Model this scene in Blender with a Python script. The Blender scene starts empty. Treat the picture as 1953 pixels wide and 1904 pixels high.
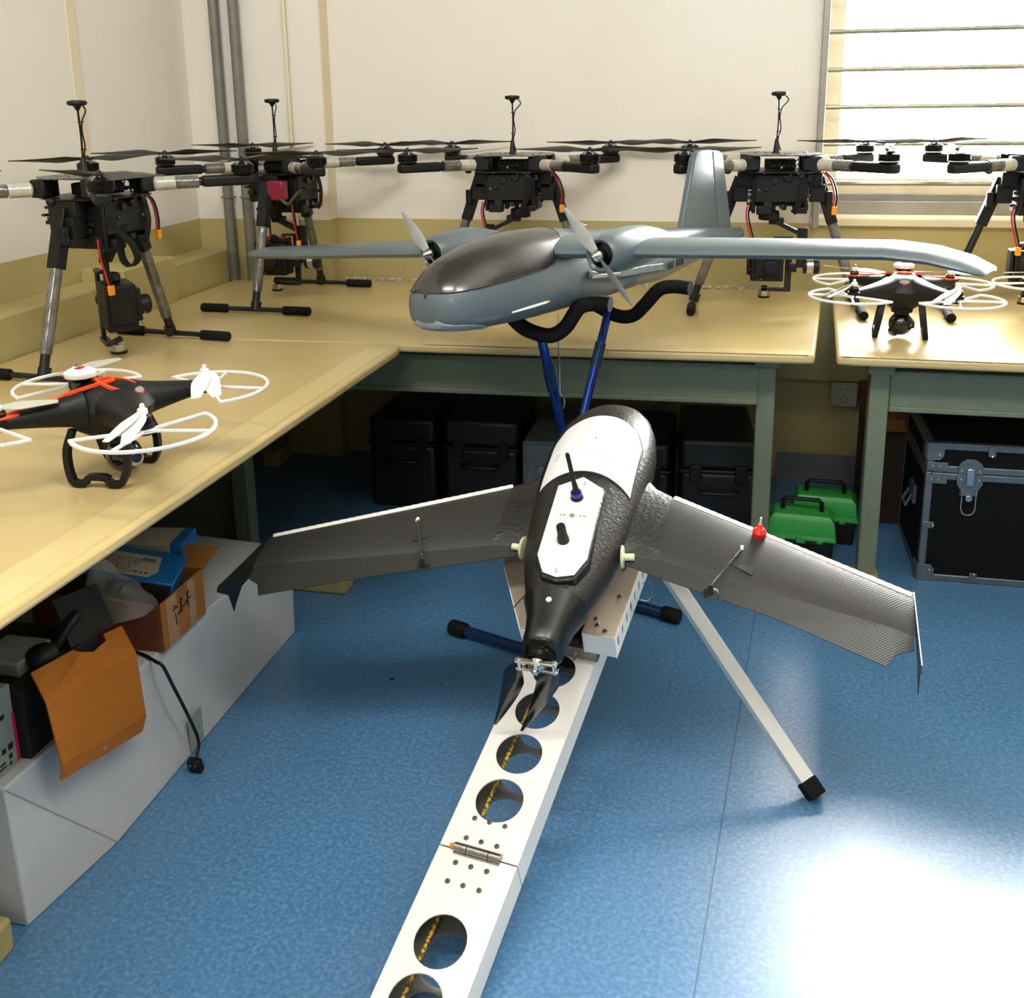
import bpy, bmesh, math, random
from math import sin, cos, pi, radians, atan2, sqrt
from mathutils import Vector as V, Matrix
random.seed(7)
S = bpy.context.scene
COL = S.collection

# ------------------------------------------------------------------ camera
PITCH, YAW, ROLL, CAM_H = radians(13.9), radians(12.5), radians(0.8), 1.51
fwd = V((-sin(YAW)*cos(PITCH), cos(YAW)*cos(PITCH), -sin(PITCH)))
r0 = V((cos(YAW), sin(YAW), 0)); u0 = r0.cross(fwd)
rt = cos(ROLL)*r0 - sin(ROLL)*u0; up = sin(ROLL)*r0 + cos(ROLL)*u0
cam = bpy.data.cameras.new('camera'); camo = bpy.data.objects.new('camera', cam); COL.objects.link(camo)
camo.matrix_world = Matrix(((rt.x, up.x, -fwd.x, 0), (rt.y, up.y, -fwd.y, 0), (rt.z, up.z, -fwd.z, CAM_H), (0, 0, 0, 1)))
cam.sensor_fit = 'HORIZONTAL'; cam.sensor_width = 36; cam.lens = 36.0
cam.shift_y = -279/1953.0; cam.clip_start = .05; cam.clip_end = 100
S.camera = camo

# ------------------------------------------------------------------ light and exposure
S.view_settings.view_transform = 'Standard'; S.view_settings.look = 'None'
S.view_settings.gamma = 1; S.view_settings.use_curve_mapping = False
S.view_settings.exposure = 0.36
W = bpy.data.worlds.new('sky'); S.world = W; W.use_nodes = True
W.node_tree.nodes['Background'].inputs[0].default_value = (1, .99, .965, 1)
W.node_tree.nodes['Background'].inputs[1].default_value = 112.0

def area(name, loc, rot, sx, sy, power, col=(1, 1, 1), portal=False):
    l = bpy.data.lights.new(name, 'AREA'); l.shape = 'RECTANGLE'; l.size = sx; l.size_y = sy
    l.energy = power; l.color = col
    if portal: l.cycles.is_portal = True
    o = bpy.data.objects.new(name, l); COL.objects.link(o); o.location = loc; o.rotation_euler = rot
    return o
area('window_portal', (1.65, 4.3, 1.92), (radians(-90), 0, 0), 2.7, 1.755, 1, portal=True)   # aims at -Y, into the room
for lx, ly, lp in ((-1.05, .75, 33), (.6, .75, 26), (-.3, -2.6, 36)):
    area('ceiling_lamp_light', (lx, ly, 3.25), (radians(42), 0, 0), 1.2, .35, lp, (1, .97, .92))

# ------------------------------------------------------------------ materials
def lin(h):
    h = h.lstrip('#'); v = [int(h[i:i+2], 16)/255 for i in (0, 2, 4)]
    return tuple((x/12.92 if x <= .04045 else ((x+.055)/1.055)**2.4) for x in v) + (1,)
def mat(name, col, rough=.5, metal=0, spec=.5, noise=None, bump=None, coat=0, alpha=None):
    """noise=(scale, amount, colour2) mottles the colour; bump=(scale, strength) fine relief."""
    m = bpy.data.materials.new(name); m.use_nodes = True; nt = m.node_tree
    b = nt.nodes['Principled BSDF']; c = lin(col) if isinstance(col, str) else tuple(col) + (1,)
    b.inputs['Base Color'].default_value = c; b.inputs['Roughness'].default_value = rough
    b.inputs['Metallic'].default_value = metal; b.inputs['Specular IOR Level'].default_value = spec
    if coat: b.inputs['Coat Weight'].default_value = coat; b.inputs['Coat Roughness'].default_value = .12
    if alpha is not None: b.inputs['Alpha'].default_value = alpha
    tc = nt.nodes.new('ShaderNodeTexCoord')
    if noise:
        n = nt.nodes.new('ShaderNodeTexNoise'); n.inputs['Scale'].default_value = noise[0]; n.inputs['Detail'].default_value = 5
        r = nt.nodes.new('ShaderNodeValToRGB'); r.color_ramp.elements[0].position = .5-noise[1]; r.color_ramp.elements[1].position = .5+noise[1]
        r.color_ramp.elements[0].color = lin(noise[2]); r.color_ramp.elements[1].color = c
        nt.links.new(tc.outputs['Object'], n.inputs['Vector']); nt.links.new(n.outputs['Fac'], r.inputs['Fac']); nt.links.new(r.outputs['Color'], b.inputs['Base Color'])
    if bump:
        n = nt.nodes.new('ShaderNodeTexNoise'); n.inputs['Scale'].default_value = bump[0]; n.inputs['Detail'].default_value = 4
        bp = nt.nodes.new('ShaderNodeBump'); bp.inputs['Strength'].default_value = bump[1]; bp.inputs['Distance'].default_value = .002
        nt.links.new(tc.outputs['Object'], n.inputs['Vector']); nt.links.new(n.outputs['Fac'], bp.inputs['Height']); nt.links.new(bp.outputs['Normal'], b.inputs['Normal'])
    return m
M = {}
M['wall'] = mat('wall_cream_paint', '#e9e5de', .8, spec=.2, noise=(1.6, .35, '#e3ddd2'), bump=(90, .12))
M['dado'] = mat('dado_yellow_paint', '#bcae78', .45, spec=.4, noise=(3, .3, '#b0a36e'), bump=(60, .15))
M['trim_cream'] = mat('cream_strip_paint', '#e3d9bd', .6, noise=(3, .3, '#dccfae'))
M['ceiling'] = mat('dimmed_ceiling', '#b9b5aa', .9, noise=(2, .3, '#b1ada2'))  # unseen ceiling, greyed in colour so it returns less fill light
M['farwall'] = mat('dimmed_far_wall', '#7d776a', .8, noise=(2, .3, '#736d61'))  # unseen walls, colour darkened to cut bounce light under the benches
M['table'] = mat('table_laminate', '#c6b17c', .26, spec=.5, noise=(2.6, .35, '#bca570'))
M['edge'] = mat('table_edge_strip', '#cebb88', .26, noise=(6, .35, '#c6b17c'))
M['greensteel'] = mat('grey_green_steel', '#6f7863', .45, spec=.4, noise=(30, .2, '#69725e'))
M['cream_steel'] = mat('cream_steel_foot', '#a79c68', .5, noise=(20, .2, '#9c915f'))
M['black'] = mat('black_plastic', '#0a0a0a', .5, spec=.35, noise=(40, .2, '#070707'))
M['blackgloss'] = mat('black_gloss_plastic', '#0a0a0b', .14, coat=.4, noise=(30, .2, '#070707'))
M['carbon'] = mat('black_carbon', '#151513', .35, noise=(90, .12, '#0b0b0a'))
M['rubber'] = mat('black_foam_rubber', '#0d0c0b', .75, spec=.25, bump=(500, .3), noise=(60, .2, '#090909'))
M['prop'] = mat('dark_propeller_plastic', '#33312b', .38, noise=(20, .25, '#2b2924'))
M['motor'] = mat('black_motor_metal', '#121211', .3, metal=.6, noise=(60, .2, '#0d0d0c'))
M['silver'] = mat('bright_silver_metal', '#cfcfcc', .22, metal=1, noise=(50, .2, '#bcbcb8'))
M['screw'] = mat('screw_steel', '#a9a49a', .28, metal=1, noise=(60, .2, '#8f8a80'))
M['wrap'] = mat('clear_wrap_over_carbon', '#6d6a62', .16, spec=.8, coat=.8, noise=(30, .2, '#3f3d38'), bump=(45, 1.0))
M['wrapsil'] = mat('clear_wrap_over_silver', '#c9c3b2', .22, spec=.8, coat=.6, noise=(26, .25, '#a39e90'), bump=(45, .8))
M['topplate'] = mat('drone_top_plate', '#77746a', .3, metal=.3, noise=(55, .07, '#2a2926'), bump=(60, .5))
M['yellowplug'] = mat('orange_yellow_connector', '#f0a018', .4, noise=(40, .2, '#e08c10'))
M['redwire'] = mat('red_wire', '#c01f2a', .4, noise=(40, .2, '#a81822'))
M['redbatt'] = mat('dark_red_battery', '#8d1034', .35, noise=(20, .2, '#70102a'))
M['orange'] = mat('orange_plastic', '#f0501a', .35, noise=(30, .2, '#e6440f'))
M['white'] = mat('white_plastic', '#e9e8e4', .3, noise=(30, .2, '#e2e0da'))
M['greypl'] = mat('grey_plastic', '#8c8c88', .4, noise=(30, .2, '#7f7f7b'))
M['paleplas'] = mat('pale_grey_blade', '#b9b8ae', .35, noise=(20, .2, '#aeada2'))
M['uavgrey'] = mat('blue_grey_paint', '#5b666b', .36, spec=.45, coat=.1, noise=(5, .3, '#556064'))
M['uavgreylt'] = mat('rubbed_grey_paint', '#98a2a6', .4, noise=(60, .2, '#8a9498'))
M['canopy'] = mat('dark_bronze_canopy', '#262321', .25, spec=.6, coat=.35, noise=(5, .3, '#221f1e'))
M['panel_line'] = mat('dark_panel_gap', '#1c2022', .7, noise=(60, .2, '#15181a'))
M['blue'] = mat('blue_anodised_tube', '#24459a', .22, metal=.7, noise=(30, .2, '#1d3a86'))
M['bluedull'] = mat('dark_blue_tube', '#1e3a66', .3, metal=.4, noise=(30, .2, '#193258'))
M['epp'] = mat('black_moulded_foam', '#25231f', .40, spec=.55, noise=(60, .16, '#181715'), bump=(110, 1.0))
M['boom'] = mat('black_boom_plastic', '#151514', .3, spec=.6, noise=(30, .2, '#0f0f0e'))
M['whitehatch'] = mat('white_hatch_plastic', '#f0f0ee', .35, noise=(20, .2, '#ebebe8'))
M['hatchprint'] = mat('faint_grey_emboss', '#dededb', .35, noise=(20, .2, '#d8d8d5'))
M['alu'] = mat('brushed_aluminium', '#f3f1ec', .40, metal=.05, noise=(6, .3, '#eceae4'))
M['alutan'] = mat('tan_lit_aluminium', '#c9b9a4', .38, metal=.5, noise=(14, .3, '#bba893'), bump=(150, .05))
M['aludark'] = mat('shaded_aluminium', '#8b8881', .4, metal=.6, noise=(14, .3, '#75726c'))  # darker copy of the aluminium, shade of the recesses put into its colour
M['yellowrope'] = mat('yellow_flecked_cord', '#d8a914', .6, noise=(160, .05, '#4b4a2a'))
M['paleknob'] = mat('pale_green_nylon', '#d5dab2', .4, noise=(30, .2, '#cbd1a6'))
M['red'] = mat('red_plastic', '#e22b2a', .35, noise=(30, .2, '#d12020'))
M['purple'] = mat('violet_blue_ring', '#2b1f9e', .3, noise=(30, .2, '#241a88'))
M['darkbox'] = mat('dark_hard_case', '#0b0c0a', .5, noise=(10, .3, '#080907'))
M['greybox'] = mat('grey_case_sheet', '#767b80', .4, metal=.3, noise=(30, .25, '#686d72'))
M['casealu'] = mat('case_aluminium_edge', '#707a80', .4, metal=.6, noise=(30, .25, '#636c71'))
M['caseblack'] = mat('case_black_panel', '#050707', .7, spec=.2, noise=(60, .2, '#070909'))
M['green'] = mat('green_toolbox_plastic', '#2fa348', .4, noise=(12, .3, '#27943e'))
M['carton'] = mat('brown_cardboard', '#9c6a35', .75, spec=.2, noise=(14, .3, '#8c5c2b'), bump=(120, .2))
M['cartonred'] = mat('red_brown_cardboard', '#7a3d24', .6, noise=(14, .3, '#6c331c'))
M['tape'] = mat('shiny_packing_tape', '#b08a58', .15, spec=.8, noise=(30, .2, '#a37d4c'), bump=(40, .5))
M['ocard'] = mat('orange_brown_card', '#a86417', .6, spec=.3, noise=(300, .12, '#9c5b12'))
M['carddark'] = mat('dark_box_inside', '#15120f', .8, noise=(20, .2, '#0e0c0a'))
M['whitefoam'] = mat('white_foam_board', '#c3c4c6', .6, spec=.3, noise=(9, .3, '#b9babd'), bump=(80, .15))
M['bluebox'] = mat('printed_blue_card', '#1466a8', .35, noise=(10, .3, '#0f5a98'))
M['label'] = mat('pale_label_paper', '#b9ada0', .5, noise=(20, .2, '#aea294'))
M['ink'] = mat('black_print_ink', '#1d1a18', .6, noise=(30, .2, '#151310'))
M['pink'] = mat('pink_red_print', '#e0204f', .5, noise=(30, .2, '#cf1a45'))
M['palebox'] = mat('pale_green_grey_carton', '#8f9a92', .6, noise=(20, .2, '#858f88'))
M['darkcarton'] = mat('dark_brown_cardboard', '#35210f', .7, noise=(14, .3, '#2b1a0b'))
M['greenstrap'] = mat('dull_green_strap', '#3a5216', .6, noise=(30, .2, '#324813'))
M['galv'] = mat('grey_painted_pipe', '#83837a', .45, metal=.2, noise=(14, .3, '#706f66'), bump=(40, .1))
M['winframe'] = mat('window_aluminium', '#a9a59c', .35, metal=.4, noise=(16, .3, '#9a958b'))
M['winsash'] = mat('window_sash_cream', '#d9cfb8', .5, noise=(12, .3, '#cabfa6'))
M['steelbar'] = mat('window_bar_steel', '#9d9a8c', .3, metal=.8, noise=(20, .3, '#85826f'))
M['plaster'] = mat('crumbled_plaster', '#cfc6ac', .9, noise=(60, .2, '#a39878'))
M['socket'] = mat('socket_white_plastic', '#c9c2a6', .4, noise=(20, .2, '#beb79b'))
M['brass'] = mat('copper_winding', '#b5803a', .3, metal=.8, noise=(80, .2, '#7d5624'))

def mat_floor():
    m = mat('blue_vinyl_floor', '#3f72ad', .30, spec=.8); nt = m.node_tree; b = nt.nodes['Principled BSDF']
    tc = nt.nodes.new('ShaderNodeTexCoord')
    def ns(scale, det):
        n = nt.nodes.new('ShaderNodeTexNoise'); n.inputs['Scale'].default_value = scale; n.inputs['Detail'].default_value = det
        nt.links.new(tc.outputs['Object'], n.inputs['Vector']); return n
    def ramp(n, stops):
        r = nt.nodes.new('ShaderNodeValToRGB'); e = r.color_ramp.elements
        while len(e) < len(stops): e.new(.5)
        for k, (p, c) in enumerate(stops): e[k].position = p; e[k].color = lin(c)
        nt.links.new(n.outputs['Fac'], r.inputs['Fac']); return r
    a = ramp(ns(105, 2.5), [(.30, '#406c94'), (.5, '#4c7aa4'), (.70, '#628cb2')])
    sp = nt.nodes.new('ShaderNodeTexVoronoi'); sp.inputs['Scale'].default_value = 120; nt.links.new(tc.outputs['Object'], sp.inputs['Vector'])
    dk = nt.nodes.new('ShaderNodeValToRGB'); dk.color_ramp.elements[0].position = .0; dk.color_ramp.elements[1].position = .17
    dk.color_ramp.elements[0].color = (1, 1, 1, 1); dk.color_ramp.elements[1].color = (0, 0, 0, 1); nt.links.new(sp.outputs['Distance'], dk.inputs['Fac'])
    gate = ramp(ns(60, 2), [(.50, '#000000'), (.60, '#ffffff')])
    mul = nt.nodes.new('ShaderNodeMath'); mul.operation = 'MULTIPLY'; nt.links.new(dk.outputs['Color'], mul.inputs[0]); nt.links.new(gate.outputs['Color'], mul.inputs[1])
    mx = nt.nodes.new('ShaderNodeMix'); mx.data_type = 'RGBA'; nt.links.new(mul.outputs[0], mx.inputs['Factor'])
    nt.links.new(a.outputs['Color'], mx.inputs['A']); mx.inputs['B'].default_value = lin('#1c3c66')
    nt.links.new(mx.outputs['Result'], b.inputs['Base Color'])
    w = ramp(ns(3.5, 3), [(.3, '#929292'), (.7, '#9c9c9c')]); nt.links.new(w.outputs['Color'], b.inputs['Roughness'])
    return m
M['floor'] = mat_floor(); M['seam'] = mat('dull_blue_weld', '#4a6885', .5, noise=(30, .2, '#405c78'))

def mat_weave():
    m = mat('carbon_weave_skin', '#3b3a3a', .5, spec=.4); nt = m.node_tree; b = nt.nodes['Principled BSDF']
    tc = nt.nodes.new('ShaderNodeTexCoord'); mp = nt.nodes.new('ShaderNodeMapping'); mp.inputs['Rotation'].default_value = (0, 0, radians(52))
    nt.links.new(tc.outputs['Object'], mp.inputs['Vector'])
    w = nt.nodes.new('ShaderNodeTexWave'); w.inputs['Scale'].default_value = 62; w.inputs['Distortion'].default_value = 1.2; w.inputs['Detail'].default_value = 1
    nt.links.new(mp.outputs['Vector'], w.inputs['Vector'])
    r = nt.nodes.new('ShaderNodeValToRGB'); r.color_ramp.elements[0].color = lin('#232222'); r.color_ramp.elements[1].color = lin('#34332f')
    nt.links.new(w.outputs['Fac'], r.inputs['Fac']); nt.links.new(r.outputs['Color'], b.inputs['Base Color'])
    bp = nt.nodes.new('ShaderNodeBump'); bp.inputs['Strength'].default_value = .25; bp.inputs['Distance'].default_value = .001
    nt.links.new(w.outputs['Fac'], bp.inputs['Height']); nt.links.new(bp.outputs['Normal'], b.inputs['Normal'])
    return m
M['weave'] = mat_weave()
def mat_glass(name, tint, gloss):
    m = bpy.data.materials.new(name); m.use_nodes = True; nt = m.node_tree; nt.nodes.clear()
    o = nt.nodes.new('ShaderNodeOutputMaterial'); t = nt.nodes.new('ShaderNodeBsdfTransparent'); g = nt.nodes.new('ShaderNodeBsdfGlossy')
    t.inputs[0].default_value = tint; g.inputs['Roughness'].default_value = gloss
    f = nt.nodes.new('ShaderNodeFresnel'); f.inputs['IOR'].default_value = 1.5
    x = nt.nodes.new('ShaderNodeMixShader'); nt.links.new(f.outputs[0], x.inputs[0]); nt.links.new(t.outputs[0], x.inputs[1]); nt.links.new(g.outputs[0], x.inputs[2])
    nt.links.new(x.outputs[0], o.inputs[0]); return m
M['glass'] = mat_glass('window_glass', (.97, .97, .96, 1), .02)
def mat_film():
    m = mat('clear_crumpled_film', '#d8d8d4', .08, spec=1, bump=(30, 1.0)); m.node_tree.nodes['Principled BSDF'].inputs['Alpha'].default_value = .2; return m
M['film'] = mat_film()

# ------------------------------------------------------------------ mesh builder
def frame_from(d, upv=None):
    d = V(d).normalized()
    a = V(upv) if upv is not None else (V((0, 0, 1)) if abs(d.z) < .95 else V((1, 0, 0)))
    x = a.cross(d)
    if x.length < 1e-6: a = V((0, 1, 0)); x = a.cross(d)
    x.normalize(); y = d.cross(x).normalized()
    return x, y, d
class MB:
    def __init__(s): s.v = []; s.f = []; s.m = []
    def add(s, vs, fs, mi=0):
        b = len(s.v); s.v += [tuple(v) for v in vs]; s.f += [tuple(b+i for i in f) for f in fs]; s.m += [mi]*len(fs); return s
    def box(s, c, d, R=None, mi=0):
        c = V(c); hx, hy, hz = d[0]/2, d[1]/2, d[2]/2
        vs = [V((x, y, z)) for z in (-hz, hz) for y in (-hy, hy) for x in (-hx, hx)]
        if R is not None: vs = [R @ v for v in vs]
        return s.add([c+v for v in vs], [(0, 2, 3, 1), (4, 5, 7, 6), (0, 1, 5, 4), (2, 6, 7, 3), (0, 4, 6, 2), (1, 3, 7, 5)], mi)
    def bar(s, a, b, w, h, upv=None, mi=0):
        a, b = V(a), V(b); x, y, d = frame_from(b-a, upv)
        vs = [p + x*sx*w/2 + y*sy*h/2 for p in (a, b) for sx, sy in ((-1, -1), (1, -1), (1, 1), (-1, 1))]
        return s.add(vs, [(3, 2, 1, 0), (4, 5, 6, 7), (0, 1, 5, 4), (1, 2, 6, 5), (2, 3, 7, 6), (3, 0, 4, 7)], mi)
    def loft(s, rings, cap=True, mi=0):
        n = len(rings[0]); vs = [p for r in rings for p in r]; fs = []
        for i in range(len(rings)-1):
            for j in range(n):
                k = (j+1) % n; fs.append((i*n+j, i*n+k, (i+1)*n+k, (i+1)*n+j))
        if cap: fs.append(tuple(range(n-1, -1, -1))); fs.append(tuple((len(rings)-1)*n+j for j in range(n)))
        return s.add(vs, fs, mi)
    def tube(s, pts, r, n=8, cap=True, mi=0):
        pts = [V(p) for p in pts]; R = r if isinstance(r, (list, tuple)) else [r]*len(pts); rings = []; px = None
        for i, p in enumerate(pts):
            d = (pts[min(i+1, len(pts)-1)] - pts[max(i-1, 0)]).normalized()
            if px is None: x, y, _ = frame_from(d)
            else:
                x = px - d*px.dot(d)
                x = x.normalized() if x.length > 1e-5 else frame_from(d)[0]
                y = d.cross(x)
            px = x
            rings.append([p + (x*cos(2*pi*k/n) + y*sin(2*pi*k/n))*R[i] for k in range(n)])
        return s.loft(rings, cap, mi)
    def lathe(s, prof, o=(0, 0, 0), d=(0, 0, 1), n=20, mi=0):
        o = V(o); x, y, z = frame_from(d)
        return s.loft([[o + z*h + (x*cos(2*pi*k/n) + y*sin(2*pi*k/n))*max(r, 1e-4) for k in range(n)] for r, h in prof], True, mi)
    def ell(s, c, r, n=16, m=9, R=None, mi=0):
        c = V(c); rings = []
        for i in range(m):
            t = -pi/2 + pi*(i+.02)/(m-1+.04) if 0 < i < m-1 else (-pi/2+.02 if i == 0 else pi/2-.02)
            ring = [V((r[0]*cos(t)*cos(2*pi*k/n), r[1]*cos(t)*sin(2*pi*k/n), r[2]*sin(t))) for k in range(n)]
            if R is not None: ring = [R @ q for q in ring]
            rings.append([c+q for q in ring])
        return s.loft(rings, True, mi)
    def prism(s, poly, o, x, y, z, t, mi=0):
        """polygon in the plane (x, y) through o, extruded by t along z"""
        o, x, y, z = V(o), V(x), V(y), V(z); n = len(poly)
        a = [o + x*p[0] + y*p[1] for p in poly]; b = [p + z*t for p in a]
        fs = [tuple(range(n-1, -1, -1)), tuple(range(n, 2*n))] + [(i, (i+1) % n, n+(i+1) % n, n+i) for i in range(n)]
        return s.add(a+b, fs, mi)
    def build(s, name, m, parent=None, loc=None, rot=None, bevel=0, seg=2, smooth=35, solid=0, sub=0, mw=None, recalc=True):
        me = bpy.data.meshes.new(name); me.from_pydata(s.v, [], s.f)
        ms = m if isinstance(m, (list, tuple)) else [m]
        for q in ms: me.materials.append(M[q] if isinstance(q, str) else q)
        if len(ms) > 1:
            for p, i in zip(me.polygons, s.m): p.material_index = i
        bm = bmesh.new(); bm.from_mesh(me); (bmesh.ops.recalc_face_normals(bm, faces=bm.faces) if recalc else None); bm.to_mesh(me); bm.free()
        if smooth:
            me.polygons.foreach_set('use_smooth', [True]*len(me.polygons)); me.set_sharp_from_angle(angle=radians(smooth))
        me.update()
        o = bpy.data.objects.new(name, me); COL.objects.link(o)
        if parent: o.parent = parent
        if loc is not None: o.location = loc
        if rot is not None: o.rotation_euler = rot
        if mw is not None: o.matrix_world = mw
        if solid:
            q = o.modifiers.new('solid', 'SOLIDIFY'); q.thickness = solid; q.offset = -1
        if bevel:
            q = o.modifiers.new('bevel', 'BEVEL'); q.width = bevel; q.segments = seg; q.limit_method = 'ANGLE'; q.angle_limit = radians(40)
        if sub:
            q = o.modifiers.new('sub', 'SUBSURF'); q.levels = sub; q.render_levels = sub
        return o
def tag(o, label=None, cat=None, group=None, kind=None):
    if label: o['label'] = label
    if cat: o['category'] = cat
    if group: o['group'] = group
    if kind: o['kind'] = kind
    return o
def thing(name, label, cat, loc=(0, 0, 0), rz=0, group=None, mw=None):
    o = bpy.data.objects.new(name, None); COL.objects.link(o); o.empty_display_size = .05
    if mw is not None: o.matrix_world = mw
    else: o.location = loc; o.rotation_euler = (0, 0, rz)
    return tag(o, label, cat, group)
def copy_tree(o, parent=None):
    c = o.copy(); COL.objects.link(c)
    if parent: c.parent = parent
    for ch in [q for q in bpy.data.objects if q.parent == o]: copy_tree(ch, c)
    return c
def kids(o, stem=None):
    return [q for q in bpy.data.objects if q.parent == o and (stem is None or q.name.split('.')[0] == stem)]
def cr(pts, n=6):
    """Catmull-Rom through the points"""
    P = [V(p) for p in pts]; P = [P[0]*2-P[1]] + P + [P[-1]*2-P[-2]]; out = []
    for i in range(1, len(P)-2):
        for k in range(n):
            t = k/n; a, b, c, d = P[i-1:i+3]
            out.append(.5*((2*b) + (c-a)*t + (2*a-5*b+4*c-d)*t*t + (3*b-a-3*c+d)*t**3))
    return out + [P[-2]]
def plate_holes(mb, x0, x1, cells, fn, q=8):
    """strip in (x, y); cells = list of (y0, y1, hole or None), hole = (cx, cy, rx, ry); fn maps (x, y) to a point"""
    for y0, y1, h in cells:
        if h is None:
            mb.add([fn(x0, y0), fn(x1, y0), fn(x1, y1), fn(x0, y1)], [(0, 1, 2, 3)]); continue
        per = [(x0+(x1-x0)*i/q, y0) for i in range(q)] + [(x1, y0+(y1-y0)*i/q) for i in range(q)] + \
              [(x1-(x1-x0)*i/q, y1) for i in range(q)] + [(x0, y1-(y1-y0)*i/q) for i in range(q)]
        inn = []
        for x, y in per:
            a = atan2((y-h[1])/(y1-y0), (x-h[0])/(x1-x0)); inn.append((h[0]+h[2]*cos(a), h[1]+h[3]*sin(a)))
        n = len(per); mb.add([fn(*p) for p in per] + [fn(*p) for p in inn], [(i, (i+1) % n, n+(i+1) % n, n+i) for i in range(n)])
def text_mesh(name, body, size, extrude, m, parent, mw_local, spacing=1.0):
    cu = bpy.data.curves.new(name, 'FONT'); cu.body = body; cu.size = size; cu.extrude = extrude; cu.align_x = 'CENTER'; cu.align_y = 'CENTER'; cu.space_character = spacing
    t = bpy.data.objects.new(name+'_tmp', cu); COL.objects.link(t)
    dg = bpy.context.evaluated_depsgraph_get(); me = bpy.data.meshes.new_from_object(t.evaluated_get(dg))
    bpy.data.objects.remove(t); bpy.data.curves.remove(cu)
    me.materials.clear(); me.materials.append(M[m]); o = bpy.data.objects.new(name, me); COL.objects.link(o); o.parent = parent; o.matrix_local = mw_local
    return o
def basis(x, y, z, o):
    x, y, z, o = V(x), V(y), V(z), V(o)
    return Matrix(((x.x, y.x, z.x, o.x), (x.y, y.y, z.y, o.y), (x.z, y.z, z.z, o.z), (0, 0, 0, 1)))
def st(mb, name, m, **k): return tag(mb.build(name, m, **k), kind='structure')

# ------------------------------------------------------------------ room shell
XL, YB, XR, YF, HC = -2.24, 4.07, 3.6, -5.0, 3.35
DADO = 1.035
fl = MB(); fl.box(((XL+XR)/2, (YB+YF)/2, -.03), (XR-XL+.2, YB-YF+.2, .06)); st(fl, 'floor', 'floor')
# welded seam between the two vinyl sheets
fl = MB(); fl.bar((.195, 4.05, .0), (-.56, -4.9, .0), .0035, .0012, (0, 0, 1)); st(fl, 'trim_7', 'seam')
c = MB(); c.box(((XL+XR)/2, (YB+YF)/2, HC+.03), (XR-XL+.2, YB-YF+.2, .06)); st(c, 'ceiling', 'ceiling')
# back wall with the window opening
WX0, WX1, WZ0, WZ1 = .30, 3.0, 1.045, 2.80
b = MB()
def wslab(x0, x1, z0, z1, mi, y0=YB, y1=YB+.24): b.box(((x0+x1)/2, (y0+y1)/2, (z0+z1)/2), (x1-x0, y1-y0, z1-z0), mi=mi)
wslab(XL-.1, XR+.1, 0, DADO, 1)
wslab(XL-.1, WX0, DADO, HC, 0); wslab(WX1, XR+.1, DADO, HC, 0); wslab(WX0, WX1, WZ1, HC, 0); wslab(WX0, WX1, DADO, WZ0, 0)
st(b, 'wall_back', ['wall', 'dado'], smooth=0)
# corner pier standing proud of the back wall
b = MB(); wslab(XL, -1.65, 0, DADO, 1, 3.99, YB); wslab(XL, -1.65, DADO, HC, 0, 3.99, YB)
st(b, 'trim_1', ['wall', 'dado'], smooth=0)
b = MB(); b.box((-1.648, (3.988+YB)/2, (DADO+HC)/2), (.006, YB-3.988, HC-DADO)); st(b, 'trim_2', 'trim_cream')
b = MB(); b.box((XL-.1, (YB+YF)/2, DADO/2), (.2, YB-YF+.2, DADO), mi=1); b.box((XL-.1, (YB+YF)/2, (DADO+HC)/2), (.2, YB-YF+.2, HC-DADO), mi=0)
st(b, 'wall_left', ['wall', 'dado'], smooth=0)
b = MB(); b.box((XL+.004, 3.24, (DADO+HC)/2), (.008, .05, HC-DADO)); st(b, 'trim_3', 'trim_cream', bevel=.002)
# boxed-in ledge along the left wall, with a raised join box
b = MB(); b.box((XL+.07, 1.5, .455), (.14, 4.98, .91)); st(b, 'trim_4', 'dado', bevel=.006)
b = MB(); b.box((XL+.085, 3.31, .475), (.17, .34, .955)); st(b, 'trim_5', 'dado', bevel=.005)
b = MB(); b.box((XR+.1, (YB+YF)/2, HC/2), (.2, YB-YF+.2, HC)); st(b, 'wall_right', 'farwall')
b = MB(); b.box(((XL+XR)/2, YF-.1, HC/2), (XR-XL+.2, .2, HC)); st(b, 'wall_front', 'farwall')
b = MB(); b.box((XR-.01, (YB+YF)/2, .05), (.02, YB-YF, .1)); st(b, 'baseboard_right', 'dado')
# trunking below the back table, seen between the legs
b = MB(); b.box((.35, YB-.012, .60), (2.2, .024, .36)); st(b, 'trim_6', 'dado', bevel=.003)

# window
w = bpy.data.objects.new('window_1', None); COL.objects.link(w); w.location = (0, 0, 0); tag(w, kind='structure')
f = MB()
f.box((WX0-.012, YB+.01, (WZ0+WZ1)/2), (.024, .10, WZ1-WZ0+.05)); f.box((WX1+.0, YB+.01, (WZ0+WZ1)/2), (.03, .10, WZ1-WZ0+.05))
f.box(((WX0+WX1)/2, YB+.01, WZ1), (WX1-WX0, .10, .03))
f.build('window_frame', 'winframe', w, bevel=.003)
f = MB(); f.box(((WX0+WX1)/2, YB+.08, WZ0+.008), (WX1-WX0, .20, .016)); f.box(((WX0+WX1)/2, YB-.012, WZ0-.002), (WX1-WX0+.06, .03, .03)); f.build('window_sill', 'trim_cream', w, bevel=.004)
f = MB()
for y, h in ((YB+.10, .05), (YB+.13, .075), (YB+.165, .05)): f.box(((WX0+WX1)/2, y, WZ0+.016+h/2), (WX1-WX0, .010, h))
f.build('sliding_track', 'winframe', w, bevel=.002)
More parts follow.
